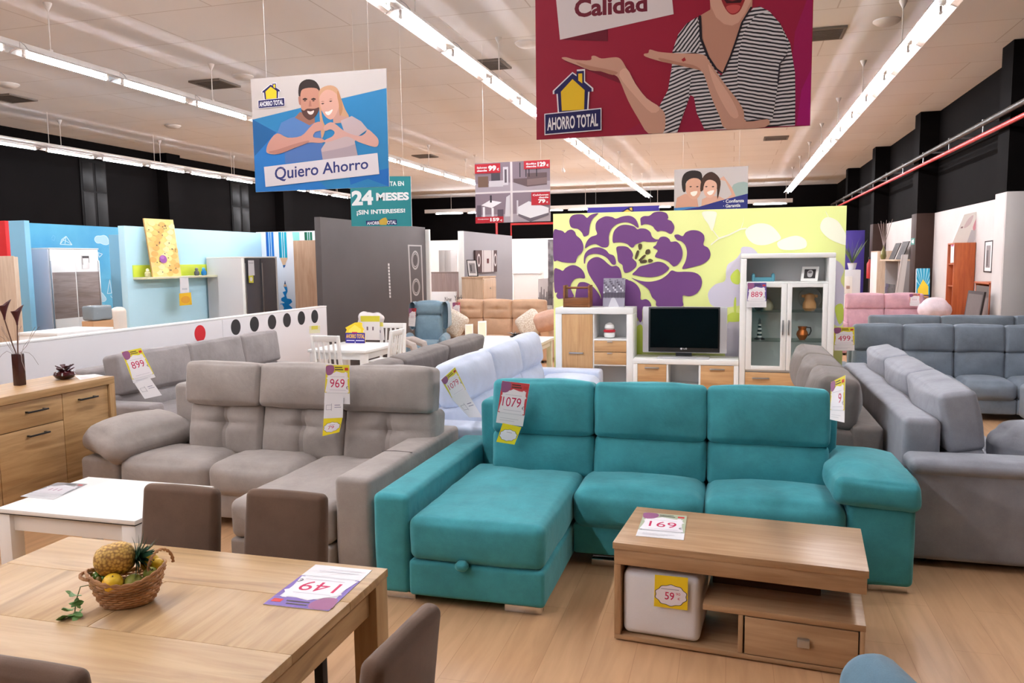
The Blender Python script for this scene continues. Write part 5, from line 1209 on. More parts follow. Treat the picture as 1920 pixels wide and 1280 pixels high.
solo('display_board', B().box((a.x-.5, 8.6, .2), (c.x, 8.66, a.z), .003).box((a.x-.4, 8.61, 0), (a.x-.35, 8.65, .2), 0).box((c.x-.06, 8.61, 0), (c.x-.02, 8.65, .2), 0), ink((196, 30, 34)), 'red panel cut off at the far left edge', 'panel')
PALEO = wood('pale_oak', (206, 186, 164), (184, 160, 138), 'z', .5, knots=.85)
a = onY(0, 480, 7.9); c = onY(25, 480, 7.9)
ow = thing('wardrobe', 'pale oak wardrobe side cut off at the far left edge, above the vase', 'wardrobe', (c.x-.3, 7.95, 0))
obj('side_panel', B().box((c.x-.6, 7.9, 0), (c.x, 7.915, a.z), .003), PALEO, ow); obj('carcass', B().box((c.x-.6, 7.916, 0), (c.x-.03, 7.98, a.z-.01), .003), PALEO, ow); obj('door', B().box((c.x-.029, 7.92, .06), (c.x-.01, 7.975, a.z-.012), .003), PALEO, ow)
# grey and white sliding wardrobe
XW = -11.15
y0, y1, zt = onX(90, 466, XW).y, onX(184, 468, XW).y, onX(130, 467, XW).z
wd = thing('wardrobe', 'white sliding-door wardrobe with grey wood bands before the chalk wall', 'wardrobe', (XW-.28, (y0+y1)/2, 0))
SIDEG = plain('wardrobe_side', (206, 212, 226), .5)
obj('carcass', B().box((XW-.62, y0+.001, 0), (XW-.02, y1, zt), .004), SIDEG, wd); obj('top_board', B().box((XW-.62, y0, zt+.0005), (XW+.01, y1, zt+.02), .003), WHITE, wd)
GW = wood('grey_wood', (148, 134, 130), (124, 110, 106), 'y', .5, knots=.8); ym = (y0+y1)/2
for i, (a, c) in enumerate(((y0+.02, ym-.005), (ym+.005, y1-.01))):
    d = obj('door', B().box((XW-.019, a, .05), (XW+.008-.01*i, c, zt-.005), .002), WHITE, wd)
    z1, z0 = onX(130, 510, XW).z, onX(150, 594, XW).z
    obj('wood_band', B().box((XW+.008-.01*i, a+.012, z0), (XW+.013-.01*i, c-.012, z1), .001), GW, d); obj('handle', B().box((XW+.008-.01*i, (a if i == 0 else c)-.012, .4), (XW+.02-.01*i, (a if i == 0 else c)+.012, zt-.2), .002), STEEL, d)
p = onX(161, 491, XW+.012); S = Sheet((XW+.012, p.y-.08, p.z+.12), (XW+.012, p.y+.08, p.z+.12), (XW+.012, p.y+.08, p.z-.12), (XW+.012, p.y-.08, p.z-.12)); S.backing(.002, ink((236, 234, 234))); S.R(.02, .78, .98, .95, (84, 78, 78)); S.R(.02, .3, .08, .78, (84, 78, 78)); S.R(.92, .45, .98, .78, (84, 78, 78)); S.solo('price_card', 'small price sheet on the right door of the white wardrobe', 'price card')
# cabinets and a stool just behind the low partition
x = -7.0; p = onX(175, 610, x); q = onX(212, 590, x)
bk = thing('storage_box', 'brown box with a grey plastic-wrapped pack on it behind the low partition', 'box', (x-.1, (p.y+q.y)/2, 0))
obj('carton', B().box((x-.16, p.y, 0), (x, q.y, onX(190, 601, x).z), .004), plain('kraft_card', (190, 146, 104), .7), bk); obj('wrapped_pack', B().cushion((x-.08, (p.y+q.y)/2, onX(190, 601, x).z+.09), (.16, q.y-p.y-.02, .16), .02, (.004, .006, .006), 6, rough=.012), plain('plastic_wrap', (132, 142, 148), .25), bk)
p = onX(216, 578, -7.2); q = onX(240, 578, -7.2)
rl = thing('desk_chair', 'cream rounded chair back behind the low partition', 'chair', (-7.25, (p.y+q.y)/2, 0))
obj('backrest', B().cushion((-7.25, (p.y+q.y)/2, p.z-.35), (.1, q.y-p.y, .7), .05, (.01, .01, .01), 5), plain('cream_slats', (226, 216, 204), .5), rl); obj('leg', B().box((-7.3, p.y+.05, 0), (-7.2, q.y-.05, p.z-.69), .004), BLACKPL, rl)
a, c = onX(100, 632, -6.5), onX(206, 618, -6.5)
ds = thing('desk', 'white desk edge showing just over the low partition', 'desk', (-6.8, (a.y+c.y)/2, 0))
obj('desktop', B().box((-6.95, a.y, 1.06), (-6.45, c.y, 1.09), .003), WHITE, ds)
for y in (a.y+.01, c.y-.05): obj('side_panel', B().box((-6.94, y, 0), (-6.46, y+.04, 1.059), .003), WHITE, ds)
# pale blue wall with the shelf
XS = -8.0
sy0 = onX(232, 423, XS).y; szt = onX(232, 423, XS).z; sy1 = onX(489, 435, XS).y
sw = thing('display_wall', 'pale blue display wall carrying the lime shelf', 'wall', (XS-.05, (sy0+sy1)/2, 0))
obj('board', B().box((XS-.1, sy0, 0), (XS, sy1, szt), .003), LSKY, sw)
XG_ = -7.3
LIMEP = plain('lime_lacquer', (206, 222, 70), .45)
a = onX(250, 497, XS+.02); c = onX(403, 493, XS+.02); zb = onX(250, 524, XS+.02).z
shf = thing('wall_shelf', 'lime green wall shelf with toys and a leaning canvas on it', 'shelf', (XS+.1, (a.y+c.y)/2, zb))
obj('back_board', B().box((XS+.001, a.y, zb+.032), (XS+.02, c.y, a.z), .002), LIMEP, shf); obj('shelf_board', B().box((XS+.001, a.y, zb), (XS+.24, min(c.y+.2, onX(455, 481, XG_).y-.01), zb+.03), .003), plain('shelf_cream', (222, 222, 190), .5), shf)
ca = [onX(269.5, 409, XS+.06), onX(324.5, 412, XS+.06)]; cb = [onX(287, 517.5, XS+.20), onX(340, 515, XS+.20)]
zs_ = zb+.031
S = Sheet(ca[0], ca[1], Vector((XS+.2, cb[1].y, zs_)), Vector((XS+.2, cb[0].y, zs_))); S.backing(.02, ink((190, 150, 90)))
S.R(0, 0, 1, 1, (240, 212, 140)); r_ = random.Random(3)
for k in range(46):
    u, v = .06+.88*((k*.618) % 1), .03+.93*(k/46); S.disc(u, v, .12, .05, [(242, 214, 128), (232, 194, 110), (248, 230, 170), (222, 176, 96), (250, 232, 150)][k % 5], 10)
for k in range(26): S.disc(.08+.84*r_.random(), .05+.9*r_.random(), .02, .012, (110, 84, 60), 7)
S.disc(.42, .30, .13, .07, (160, 90, 170), 14); S.disc(.40, .33, .07, .03, (184, 120, 190), 10)
S.solo('canvas_picture', 'tall yellow dotted canvas leaning on the lime shelf', 'picture')
for px, col, kd, lb in ((277, (214, 206, 160), 'toy figure', 'tiny cream figurine left of the canvas on the lime shelf'), (369, (90, 90, 96), 'toy', 'tiny dark toy aeroplane on the lime shelf'), (382, (34, 126, 190), 'toy', 'tiny blue toy on the lime shelf'), (399, (40, 150, 70), 'toy', 'tiny green toy on the lime shelf')):
    p = onX(px, 512, XS+.12); t = thing('toy', lb, 'toy', (XS+.12, p.y, zs_))
    obj('body', B().cushion((0, 0, .035), (.06, .07, .07), .02, (.004, .004, .01), 4), ink(col), t, True); obj('head', B().lathe([(.001, 0), (.024, .01), (.026, .03), (.015, .045), (.001, .05)], (0, 0, .07), 10), ink(tuple(min(255, v+30) for v in col)), t, True)
S = Sheet(*[onX(*q, XS+.25) for q in ((337, 520), (353, 519), (355, 549), (338, 549))]); S.backing(.001, ink((232, 234, 238))); S.R(.2, .2, .8, .3, (190, 196, 206)); S.solo('info_slip', 'white slip hanging under the lime shelf', 'paper slip')
S = Sheet(*[onX(*q, XS+.252) for q in ((336, 550), (358, 548), (360, 571), (337, 573))]); S.backing(.001, ink((240, 196, 50))); S.disc(.5, .45, .38, .3, (232, 170, 60)); S.solo('price_sticker', 'yellow sticker hanging below the lime shelf', 'sticker')
# pencil wall
pa_ = onY(489, 435, sy1); pb_ = onY(601, 434, sy1)
pw = thing('display_wall', 'white display wall printed with big blue and green pencils', 'wall', ((pa_.x+pb_.x)/2, sy1+.05, 0))
px1 = -6.25
obj('board', B().box((XS-.1, sy1+.001, 0), (px1, sy1+.1, pa_.z), .003), plain('print_white', (232, 234, 242), .55), pw)
S = Sheet((XS, sy1, pa_.z), (px1, sy1, pa_.z), (px1, sy1, 0), (XS, sy1, 0), (3.764, 380, 380)); S.EPS = .0003
def pencil(x0, x1, y1, col, dk, slant=8):
    S.P([(x0, 207), (x1, 207), (x1+slant, y1), (x0+slant, y1)], col); w_ = x1-x0
    for f in (.36, .62): S.P([(x0+w_*f, 207), (x0+w_*(f+.09), 207), (x0+w_*(f+.09)+slant, y1), (x0+w_*f+slant, y1)], (210, 232, 242))
    S.P([(x0, 207), (x0+w_*.2, 207), (x0+w_*.2+slant, y1), (x0+slant, y1)], dk)
pencil(444, 498, 378, (36, 120, 204), (26, 92, 176)); pencil(534, 590, 388, (20, 172, 200), (16, 140, 180)); S.P([(632, 207), (682, 207), (684, 268), (640, 268)], (150, 226, 220)); pencil(718, 772, 265, (24, 120, 92), (16, 96, 70), 3); S.P([(808, 207), (824, 207), (826, 265), (816, 265)], (226, 220, 60))
S.P([(546, 388), (602, 388), (574, 460)], (224, 186, 150)); S.P([(566, 440), (586, 440), (574, 462)], (30, 100, 170))
S.P([(582, 548), (572, 590), (594, 590)], (60, 80, 110)); S.P([(572, 590), (596, 592), (600, 625), (590, 650), (596, 675), (625, 680), (634, 700), (610, 720), (634, 740), (620, 790), (560, 790), (575, 740), (562, 715), (580, 705), (555, 690), (556, 672), (580, 660), (565, 630), (588, 622)], (24, 132, 200)); S.P([(548, 712), (575, 708), (575, 714), (550, 717)], (24, 132, 200)); S.P([(575, 575), (590, 575), (592, 592), (574, 592)], (220, 184, 150))
S.done('printed_pencils', pw)
# grey wardrobe with dark sliding doors
XG = -7.3
y0, ym, y1, zt = onX(403, 481, XG).y, onX(455, 481, XG).y, onX(518, 482, XG).y, onX(460, 481, XG).z
y1 = min(y1, sy1-.05); wg = thing('wardrobe', 'pale grey wardrobe with dark grey sliding doors beside the pencil wall', 'wardrobe', (XG-.3, (ym+y1)/2, 0))
sdx = onY(403, 481, ym).x
obj('carcass', B().box((XG-.66, ym, 0), (XG-.03, y1, zt-.02), .004), plain('pale_grey_board', (206, 204, 206), .5), wg); obj('top_board', B().box((XG-.66, ym-.004, zt-.0195), (XG+.01, y1, zt), .003), WHITE, wg)
DG = plain('graphite_door', (84, 84, 90), .4); yq = (ym+.03+y1)/2
for i, (a, c) in enumerate(((ym+.05, yq), (yq+.004, y1-.03))): d = obj('door', B().box((XG-.029, a, .05), (XG-.014+.012*i, c, zt-.03), .002), DG, wg); obj('handle', B().box((XG-.014+.012*i, a+.01, .3), (XG-.004+.012*i, a+.03, zt-.1), .002), STEEL, d)
for y in (ym, y1-.028): obj('side_panel', B().box((XG-.0299, y, 0), (XG+.01, y+.028, zt-.02), .002), WHITE, wg)
S = Sheet(*[onX(*q, XG+.02) for q in ((465, 488), (476, 488), (477.5, 516), (466, 517))]); S.backing(.001, ink((226, 226, 230))); S.R(.1, .8, .9, .86, (190, 190, 196)); S.solo('price_card', 'white price sheet on the graphite wardrobe door', 'price card')
S = Sheet(*[onX(*q, XG+.022) for q in ((466, 517), (475, 516), (475.5, 530), (467, 530))]); S.backing(.001, ink((226, 220, 80))); S.disc(.5, .5, .3, .3, (240, 236, 220)); S.solo('price_sticker', 'yellow sticker on the graphite wardrobe door', 'sticker')
a = onY(549.5, 451, sy1-.5); 
wo = thing('wardrobe', 'light oak wardrobe side between the pencil wall and the charcoal wall', 'wardrobe', (a.x+.35, sy1-.25, 0)); OKP = wood('light_oak_panel', (200, 166, 138), (180, 144, 116), 'z', .5, knots=.85)
obj('side_panel', B().box((a.x, sy1-.5, 0), (a.x+.58, sy1-.475, a.z), .002), OKP, wo); obj('carcass', B().box((a.x+.01, sy1-.474, 0), (a.x+.56, sy1-.01, a.z-.005), .003), OKP, wo); obj('door', B().box((a.x+.561, sy1-.47, .05), (a.x+.578, sy1-.02, a.z-.01), .002), OKP, wo)
# charcoal wall
XK = -6.1; a, c = onX(600, 408, XK), onX(797, 425, XK); KZ = (a.z+c.z)/2
CHAR = blotch('charcoal_paint', [(.3, (74, 68, 68)), (.7, (80, 74, 74))], 1.2, .6)
KY_ = c.y
kw = thing('display_wall', 'charcoal display wall with two silver rings in a frame', 'wall', (XK-.05, (a.y+c.y)/2, 0))
obj('board', B().box((XK-.1, a.y, 0), (XK, c.y, KZ), .003), CHAR, kw)
S = Sheet((XK, a.y, KZ), (XK, c.y, KZ), (XK, c.y, 0), (XK, a.y, 0), (3.764, 380, 380)); S.EPS = .0003; SIL = plain('silver_print', (190, 186, 186), .35, .4)
S.P([(1448, 296), (1546, 299), (1568, 900), (1560, 900), (1538, 308), (1458, 306), (1485, 900), (1476, 900)], SIL)
for cx, cy, rx_, ry in ((1500, 405, 27, 68), (1506, 595, 28, 62)):
    for f, mt in ((1, SIL), (.8, CHAR), (.72, SIL), (.62, CHAR)): S.P([(cx+rx_*f*cos(2*pi*i/28), cy+ry*f*sin(2*pi*i/28)) for i in range(28)], mt)
for k in range(11): y = 428+k*22.5; x = 1312+ (y-428)*.04; S.P([(x-6, y), (x+5, y), (x+6, y+17), (x-5, y+17)], (206, 202, 202))
S.done('silver_print', kw)
# ---------------------------------------------------------------- white dining set by the charcoal wall
p = [onZ(*q, .7) for q in ((580, 657), (622, 637.5), (722, 646), (690, 658.5))]
tx0, tx1, ty0, ty1 = -5.0, -4.21, 8.56, 9.5
wt2 = thing('dining_table', 'white dining table with slatted chairs before the charcoal wall', 'table', ((tx0+tx1)/2, (ty0+ty1)/2, 0))
obj('tabletop', B().box((tx0, ty0, .665), (tx1, ty1, .7), .006), WHITE, wt2); obj('apron', B().box((tx0+.04, ty0+.04, .58), (tx1-.04, ty1-.04, .6645), .003), WHITE, wt2)
for x in (tx0+.02, tx1-.1):
    for y in (ty0+.02, ty1-.1): obj('leg', B().box((x, y, 0), (x+.08, y+.08, .664), .004), WHITE, wt2)
def slat_chair(label):
    t = thing('dining_chair', label, 'chair', group='white slatted dining chairs'); R_ = rx(-.12)
    for s in (-1, 1):
        obj('rear_leg', B().box((s*.17-.018, -.018, 0), (s*.17+.018, .018, .43), .003).box((s*.17-.018, -.018, .0), (s*.17+.018, .018, .5), .003, M=T(0, 0, .42) @ R_), WHITE, t, True)
        obj('front_leg', B().box((s*.17-.018, -.4, 0), (s*.17+.018, -.364, .40), .003), WHITE, t, True)
    obj('seat', B().cushion((0, -.19, .42), (.4, .42, .04), .015, (0, 0, .008), 4, rough=0), WHITE, t, True)
    obj('top_rail', B().box((-.152, -.014, .43), (.152, .014, .50), .004, M=T(0, 0, .42) @ R_), WHITE, t, True); obj('lower_rail', B().box((-.152, -.012, .1), (.152, .012, .13), .003, M=T(0, 0, .42) @ R_), WHITE, t, True)
    for k in range(4): obj('slat', B().box((-.115+k*.068, -.007, .1305), (-.09+k*.068, .007, .4295), .002, M=T(0, 0, .42) @ R_), WHITE, t, True)
    return t
sc_ = slat_chair('white slatted chair at the near left side of the white dining table'); sc_.location = (-4.52, 8.2, 0); sc_.rotation_euler = (0, 0, pi-.05)
q = onZ(733, 615, .9); dup(sc_, (-4.06, 9.0, 0), -pi/2, 'white slatted chair seen side-on at the right of the white dining table')
dup(sc_, (-4.5, 9.95, 0), 0, 'white slatted chair behind the yellow shop sign on the white table')
# yellow and navy shop sign standing on the table
q = onZ(665, 643, .7); w_ = .2
S = Sheet(*[onY(*e, q.y) for e in ((646, 603), (684.5, 603), (684.5, 644), (647, 644))]); S.EPS = .0003; SGN = S
for c_ in S.c: pass
S.c[2].z = S.c[3].z = .701
S.U([(.03, 0), (1, 0), (1, .48), (.9, .5), (.9, .62), (.97, .62), (.85, .78), (.85, .95), (.7, .98), (.5, .96), (.03, .72), (.1, .62), (.03, .48)], (236, 206, 50))
S.b.slab([S.uv(u, v) for u, v in ((.03, 0), (1, 0), (1, .48), (.9, .5), (.9, .62), (.97, .62), (.85, .78), (.85, .95), (.7, .98), (.5, .96), (.03, .72), (.1, .62), (.03, .48))], -S.n*.01, S.mi((236, 206, 50)))
S.R(.03, 0, 1, .48, (54, 46, 140)); S.TR('AHORRO TOTAL', .06, .22, .97, .42, (240, 190, 50), .03); S.R(.08, .1, .48, .14, (220, 220, 230)); S.R(.54, .1, .95, .14, (220, 220, 230)); S.R(.49, 0, .53, .06, WHITE); S.U([(.2, .5), (.2, .62), (.5, .86), (.8, .66), (.8, .5)], (246, 222, 96)); S.R(.36, .46, .62, .52, (190, 40, 80))
S.solo('shop_sign', 'small yellow house-shaped shop sign standing on the white dining table', 'sign')
for nm, e, col, lb in (('a', ((676, 592), (712, 592), (712, 636), (678, 636)), (214, 206, 66), 'price card in a stand behind the yellow shop sign'), ('b', ((700, 603), (718, 604), (721, 640), (703, 640)), (226, 220, 110), 'pale yellow price card right of the yellow shop sign')):
    d = onZ((e[2][0]+e[3][0])/2, 639, .7).y; S = Sheet(*[onY(*v, d+.12) for v in e]); S.EPS = .0003
    S.c[2].z = S.c[3].z = .701
    S.backing(.004, ink((228, 226, 230))); S.R(0, .76, 1, 1, col); S.R(.3, .4, .38, .55, (110, 90, 110)); S.R(.6, .4, .68, .55, (110, 90, 110)); S.solo('price_card', lb, 'price card')
S = Sheet(*[onZ(0, 0, 0)*0 + onY(*v, 8.3) for v in ((580, 611), (600, 610), (600, 624), (580, 625))]); S.backing(.002, ink((232, 228, 190))); S.R(.2, .5, .8, 1, (224, 214, 90)); S.solo('price_card', 'small yellow price card on top of the near white slatted chair', 'price card')
bag = solo('plastic_bag', B().cushion((0, 0, 0), (.36, .14, .2), .06, (.02, .03, .03), 8, rough=.05, M=T(onY(692, 592, 10.1).x, 10.12, .93)), plain('clear_bag', (214, 208, 208), .2), 'crumpled translucent bag over the rear white chair', 'bag')
# pale tub chair arms
tb_ = thing('armchair', 'pale taupe armchair half hidden by the dark taupe sofa', 'armchair', (-4.05, 10.5, 0)); TUBF = fabric('tub_fabric', (190, 180, 174), .2)
for s, px in ((0, 755), (1, 775)):
    p = onY(px, 652, 10.3+.3*s); obj('armrest', B().tube([(p.x-.3, p.y, .5), (p.x-.2, p.y, .60), (p.x, p.y, .625), (p.x+.16, p.y, .57), (p.x+.21, p.y, .4), (p.x+.21, p.y, .0)], .055, 10), TUBF, tb_)
obj('seat', B().cushion((-4.1, 10.5, .36), (.5, .3, .2), .06, (.01, .01, .03), 5), TUBF, tb_); obj('leg', B().box((-4.2, 10.45, 0), (-4.0, 10.55, .27), .004), DARKGAP, tb_)
# dusty blue wing chair
o = onY(770, 575, 12.2); o2 = onY(838, 575, 12.2)
wc = thing('wing_armchair', 'dusty blue wing chair beside the charcoal wall', 'armchair', ((o.x+o2.x)/2, 12.2, 0), .22)
wz_ = .62; LB = fabric('wing_chair_blue', (122, 148, 164), .25)
obj('seat', B().cushion((0, -.32, .36), (.5, .56, .2), .06, (.01, .03, .03), 6), LB, wc, True); obj('backrest', B().cushion((0, .02, .62), (.44, .16, .5), .06, (.01, .03, .01), 6, M=T(0, 0, 0)), LB, wc, True); obj('headrest', B().cushion((0, .05, .98), (.46, .17, .23), .07, (.01, .03, .02), 6), LB, wc, True)
for s in (-1, 1):
    obj('wing', B().cushion((s*.27, -.06, .86), (.09, .3, .44), .04, (.01, .01, .01), 5, fn2=lambda v: Vector((v.x, v.y+(.12*max(0, (.86-v.z)/.22) if v.y < 0 else 0), v.z))), LB, wc, True)
    obj('armrest', B().cushion((s*.3, -.3, .5), (.12, .62, .14), .06, (.01, .02, .03), 6), LB, wc, True); obj('side', B().box((s*.3-.05, -.56, .1), (s*.3+.05, .06, .45), .02), LB, wc, True)
    for y in (-.5, 0): obj('leg', B().lathe([(.014, 0), (.024, .12)], (s*.26, y, 0), 10), DARKGAP, wc, True)
obj('back_panel', B().cushion((0, .16, .6), (.52, .1, .96), .04, (.01, .02, .01), 4), LB, wc, True)
# white table before the tan sofa
tx0, tx1, ty0, ty1 = -3.45, -2.3, 8.95, 10.4; zt = .72
w3 = thing('dining_table', 'white table with cards before the tan sofa', 'table', ((tx0+tx1)/2, (ty0+ty1)/2, 0))
obj('tabletop', B().box((tx0, ty0, zt-.035), (tx1, ty1, zt), .004), WHITE, w3); obj('apron', B().box((tx0+.05, ty0+.05, zt-.12), (tx1-.05, ty1-.05, zt-.0355), .003), WHITE, w3)
for x in (tx0+.03, tx1-.1):
    for y in (ty0+.03, ty1-.1): obj('leg', B().box((x, y, 0), (x+.07, y+.07, zt-.036), .004), WHITE, w3)
for e, lb in (((872, 608, 887, 622), 'left of two small white cards on the white table by the tan sofa'), ((896, 602, 912, 622), 'right of two small white cards on the white table by the tan sofa')):
    yy = ty1-.35; S = Sheet(*[onY(*v, yy) for v in ((e[0], e[1]), (e[2], e[1]-1), (e[2], e[3]+5), (e[0], e[3]+5))]); S.EPS = .0003; S.c[2].z = S.c[3].z = zt+.001; S.backing(.003, ink((240, 238, 230))); S.R(.1, .1, .9, .9, (232, 228, 200)); S.solo('table_card', lb, 'card')
p = onZ(966, 632, zt); pn = thing('plant', 'small dark spiky plant on the white table by the tan sofa', 'plant', (p.x, p.y, zt))
b = B()
for k in range(14): a = k*2.4; leaf(b, Vector((0, 0, .02)), Vector((cos(a)*.8, sin(a)*.8, .5)).normalized(), Vector((0, 0, 1)), .16, .014, .04, 5)
obj('leaves', b, plain('dark_leaf', (40, 36, 30), .5), pn, True); obj('pot', B().lathe([(.05, 0), (.08, .012), (.06, .025), (.01, .025)], (0, 0, 0), 14), BLACKPL, pn, True)
PAT = blotch('cream_patterned_cloth', [(.45, (236, 228, 218)), (.55, (206, 190, 172))], 60, .8)
for px, y, lb, rzz in ((851, 13.08, 'cream patterned cushion at the left end of the tan sofa', .5), (994, 13.08, 'cream patterned cushion at the right end of the tan sofa', -.6)):
    p = onY(px, 612, y); solo('scatter_cushion', B().cushion((0, 0, 0), (.42, .16, .42), .06, (.01, .05, .01), 6, M=T(p.x, y, .66) @ Matrix.Rotation(rzz, 4, 'Y') @ rx(-.2)), PAT, lb, 'cushion')
p = onY(1026, 612, 13.08); solo('scatter_cushion', B().cushion((0, 0, 0), (.46, .3, .3), .1, (.02, .03, .03), 6, M=T(p.x, 13.08, .72) @ Matrix.Rotation(-.3, 4, 'Y')), fabric('pinkish_tan', (206, 166, 148), .1), 'pinkish tan cushion on the right arm of the tan sofa', 'cushion')
# grey partition and what stands before it
XQ = -5.6; a, c = onX(869, 433, XQ), onX(960, 442, XQ)
gp = thing('display_wall', 'grey display wall with a canvas, behind the tan sofa', 'wall', (XQ-.06, (a.y+c.y)/2, 0)); QZ = (a.z+c.z)/2
obj('board', B().box((XQ-.12, a.y, 0), (XQ, c.y, QZ), .003), plain('grey_wall_paint', (150, 146, 150), .6), gp); obj('end_cap', B().box((XQ-.125, a.y-.02, 0), (XQ+.005, a.y-.0005, QZ), .002), WHITE, gp)
S = Sheet(*[onX(*q, XQ+.05) for q in ((891.5, 469), (932, 469), (932, 509), (892, 511))]); S.EPS = .0003; S.backing(.04, ink((70, 54, 54)))
S.R(0, 0, 1, 1, (84, 62, 62)); S.R(.28, 0, .83, 1, (206, 200, 200)); S.R(.5, .4, .6, .62, (90, 30, 36)); S.R(.34, 0, .36, 1, (120, 100, 100)); S.R(.72, 0, .74, 1, (120, 100, 100))
for u in (.14, .91): S.disc(u, .55, .07, .3, (210, 204, 204)); S.disc(u, .55, .045, .2, (84, 62, 62))
S.solo('canvas_picture', 'brown and white canvas hanging on the grey display wall', 'picture')
PO2 = wood('pale_oak_dresser', (216, 190, 164), (196, 166, 138), 'z', .5, knots=.85)
xd = XQ+.5; y0, y1, zd_ = onX(905, 523, xd).y, onX(929, 523, xd).y, onX(905, 521, xd).z
dr_ = thing('chest_of_drawers', 'pale oak cabinet with a framed picture on it, before the grey display wall', 'cabinet', (xd-.25, (y0+y1)/2, 0))
obj('carcass', B().box((XQ+.03, y0, 0), (xd, y1, zd_), .004), PO2, dr_); obj('top', B().box((XQ+.025, y0-.01, zd_+.0005), (xd+.01, y1+.01, zd_+.025), .003), PO2, dr_)
for k in range(3): d = obj('drawer', B().box((xd+.001, y0+.02, .1+k*(zd_-.12)/3), (xd+.018, y1-.02, .09+(k+1)*(zd_-.12)/3), .002), PO2, dr_); obj('knob', B().lathe([(.015, 0), (.018, .02), (.001, .022)], (0, 0, 0), 10, M=T(xd+.018, (y0+y1)/2, .1+(k+.5)*(zd_-.12)/3) @ Matrix.Rotation(pi/2, 4, 'Y')), STEEL, d)
fy = y0+.3; e = [onY(*q, fy) for q in ((874.5, 487), (893, 487), (896.5, 519), (878, 520))]; S = Sheet(*e); S.EPS = .0003; S.c[2].z = S.c[3].z = zd_+.026
S.backing(.03, ink((34, 30, 32))); S.R(.08, .05, .92, .95, (228, 226, 228)); S.R(.2, .2, .8, .8, (150, 146, 150)); S.R(.3, .3, .45, .7, (90, 88, 92)); S.solo('picture_frame', 'black framed picture leaning on the pale oak cabinet', 'picture')
# New York wall and the white rooms behind
yn = 16.05; a, c = onY(803, 545, yn), onY(868, 545, yn)
nw = thing('low_partition', 'low white wall with black New York lettering behind the wing chair', 'partition', ((a.x+c.x)/2, yn+.05, 0)); zt = onY(830, 547, yn).z
obj('board', B().box((a.x-.2, yn, 0), (XQ-.14, yn+.1, zt), .003), plain('bright_white_wall', (240, 240, 242), .6), nw)
S = Sheet((a.x, yn, zt), (c.x, yn, zt), (c.x, yn, 0), (a.x, yn, 0), (4.265, 790, 420)); S.EPS = .0003; S.T('New', [(188, 582), (242, 578), (242, 620), (188, 625)], (40, 38, 40), 0, True); S.T('York', [(264, 572), (330, 566), (330, 608), (264, 613)], (40, 38, 40), 0, True); S.done('lettering', nw)
a, c = onY(808.5, 512, 18.5), onY(866, 548, 18.5); TW = wood('taupe_wood', (168, 148, 144), (146, 126, 122), 'z', .55, knots=.85)
hb = thing('headboard', 'long taupe wood panel behind the New York wall', 'panel', ((a.x+c.x)/2, 18.55, 0)); obj('panel', B().box((a.x, 18.5, 0), (-5.78, 18.58, a.z), .003), TW, hb); obj('cap', B().box((a.x-.01, 18.49, a.z+.0005), (-5.78, 18.59, a.z+.03), .002), plain('taupe_edge', (150, 134, 130), .5), hb)
a = onX(797, 430, XK-.03); solo('partition_post', B().box((XK-.5, KY_+.05, 0), (XK+.06, KY_+.13, onY(800, 430, KY_+.05).z), .003), WHITE, 'white end panel beside the charcoal wall', 'panel')
YW = 27.0; a, c = onY(805, 449, YW), onY(1075, 447, YW)
solo('display_wall', B().box((a.x-1, YW, 0), (c.x, YW+.1, onY(960, 448, YW).z), .003), plain('bright_white_wall', (240, 240, 242), .6), 'long bright white wall at the far end of the shop', 'wall')
a, c = onY(822, 469, 24.0), onY(846, 513, 24.0); cb_ = thing('wardrobe', 'tall grey wardrobe far off above the taupe panel', 'wardrobe', ((a.x+c.x)/2, 24.3, 0)); GB = plain('grey_board', (150, 146, 146), .5)
obj('carcass', B().box((a.x, 24.02, 0), (c.x, 24.6, a.z), .005), GB, cb_); obj('door', B().box((a.x+.01, 24.0, .05), ((a.x+c.x)/2-.005, 24.0195, a.z-.02), .002), GB, cb_); obj('door', B().box(((a.x+c.x)/2+.005, 24.0, .05), (c.x-.01, 24.0195, a.z-.02), .002), GB, cb_)
a, c = onY(970, 467, 24.0), onY(1012, 525, 24.0); ww = thing('wardrobe', 'whitewashed plank wardrobe far off right of the grey display wall', 'wardrobe', ((a.x+c.x)/2, 24.3, 0)); WWS = blotch('whitewashed_planks', [(.35, (206, 200, 200)), (.6, (230, 226, 226))], 3, .6, (8, 8, .6))
obj('carcass', B().box((a.x, 24.02, 0), (c.x, 24.6, a.z), .005), WWS, ww)
for k in range(3): w_ = (c.x-a.x)/3; obj('door', B().box((a.x+w_*k+.01, 24.0, .05), (a.x+w_*(k+1)-.01, 24.0195, a.z-.02), .002), WWS, ww)
a, c = onY(962, 514, 22.5), onY(985, 526, 22.5); sb2 = thing('low_cabinet', 'low white cabinet far off beside the whitewashed wardrobe', 'cabinet', ((a.x+c.x)/2, 22.7, 0)); obj('carcass', B().box((a.x, 22.52, 0), (c.x+.4, 22.95, a.z), .004), WHITE, sb2); obj('top', B().box((a.x-.02, 22.5, a.z+.0005), (c.x+.42, 22.96, a.z+.03), .003), plain('pale_grey_board', (206, 204, 206), .5), sb2)
a, c = onY(1027, 449, 20.0), onY(1040, 520, 20.0); solo('display_board', B().box((a.x, 20.0, 0), (c.x+.4, 20.08, a.z), .003), blotch('grey_print', [(.4, (104, 100, 106)), (.6, (150, 146, 150))], 6, .6), 'narrow grey panel beside the left edge of the flower wall', 'panel')
S = Sheet(*[onY(*q, 21.0) for q in ((1009, 523), (1040, 520), (1040, 560), (1009, 560))]); S.EPS = .0003; S.c[2].z = S.c[3].z = 0
S.backing(.08, ink((228, 228, 232))); pts = [(0, .4)]
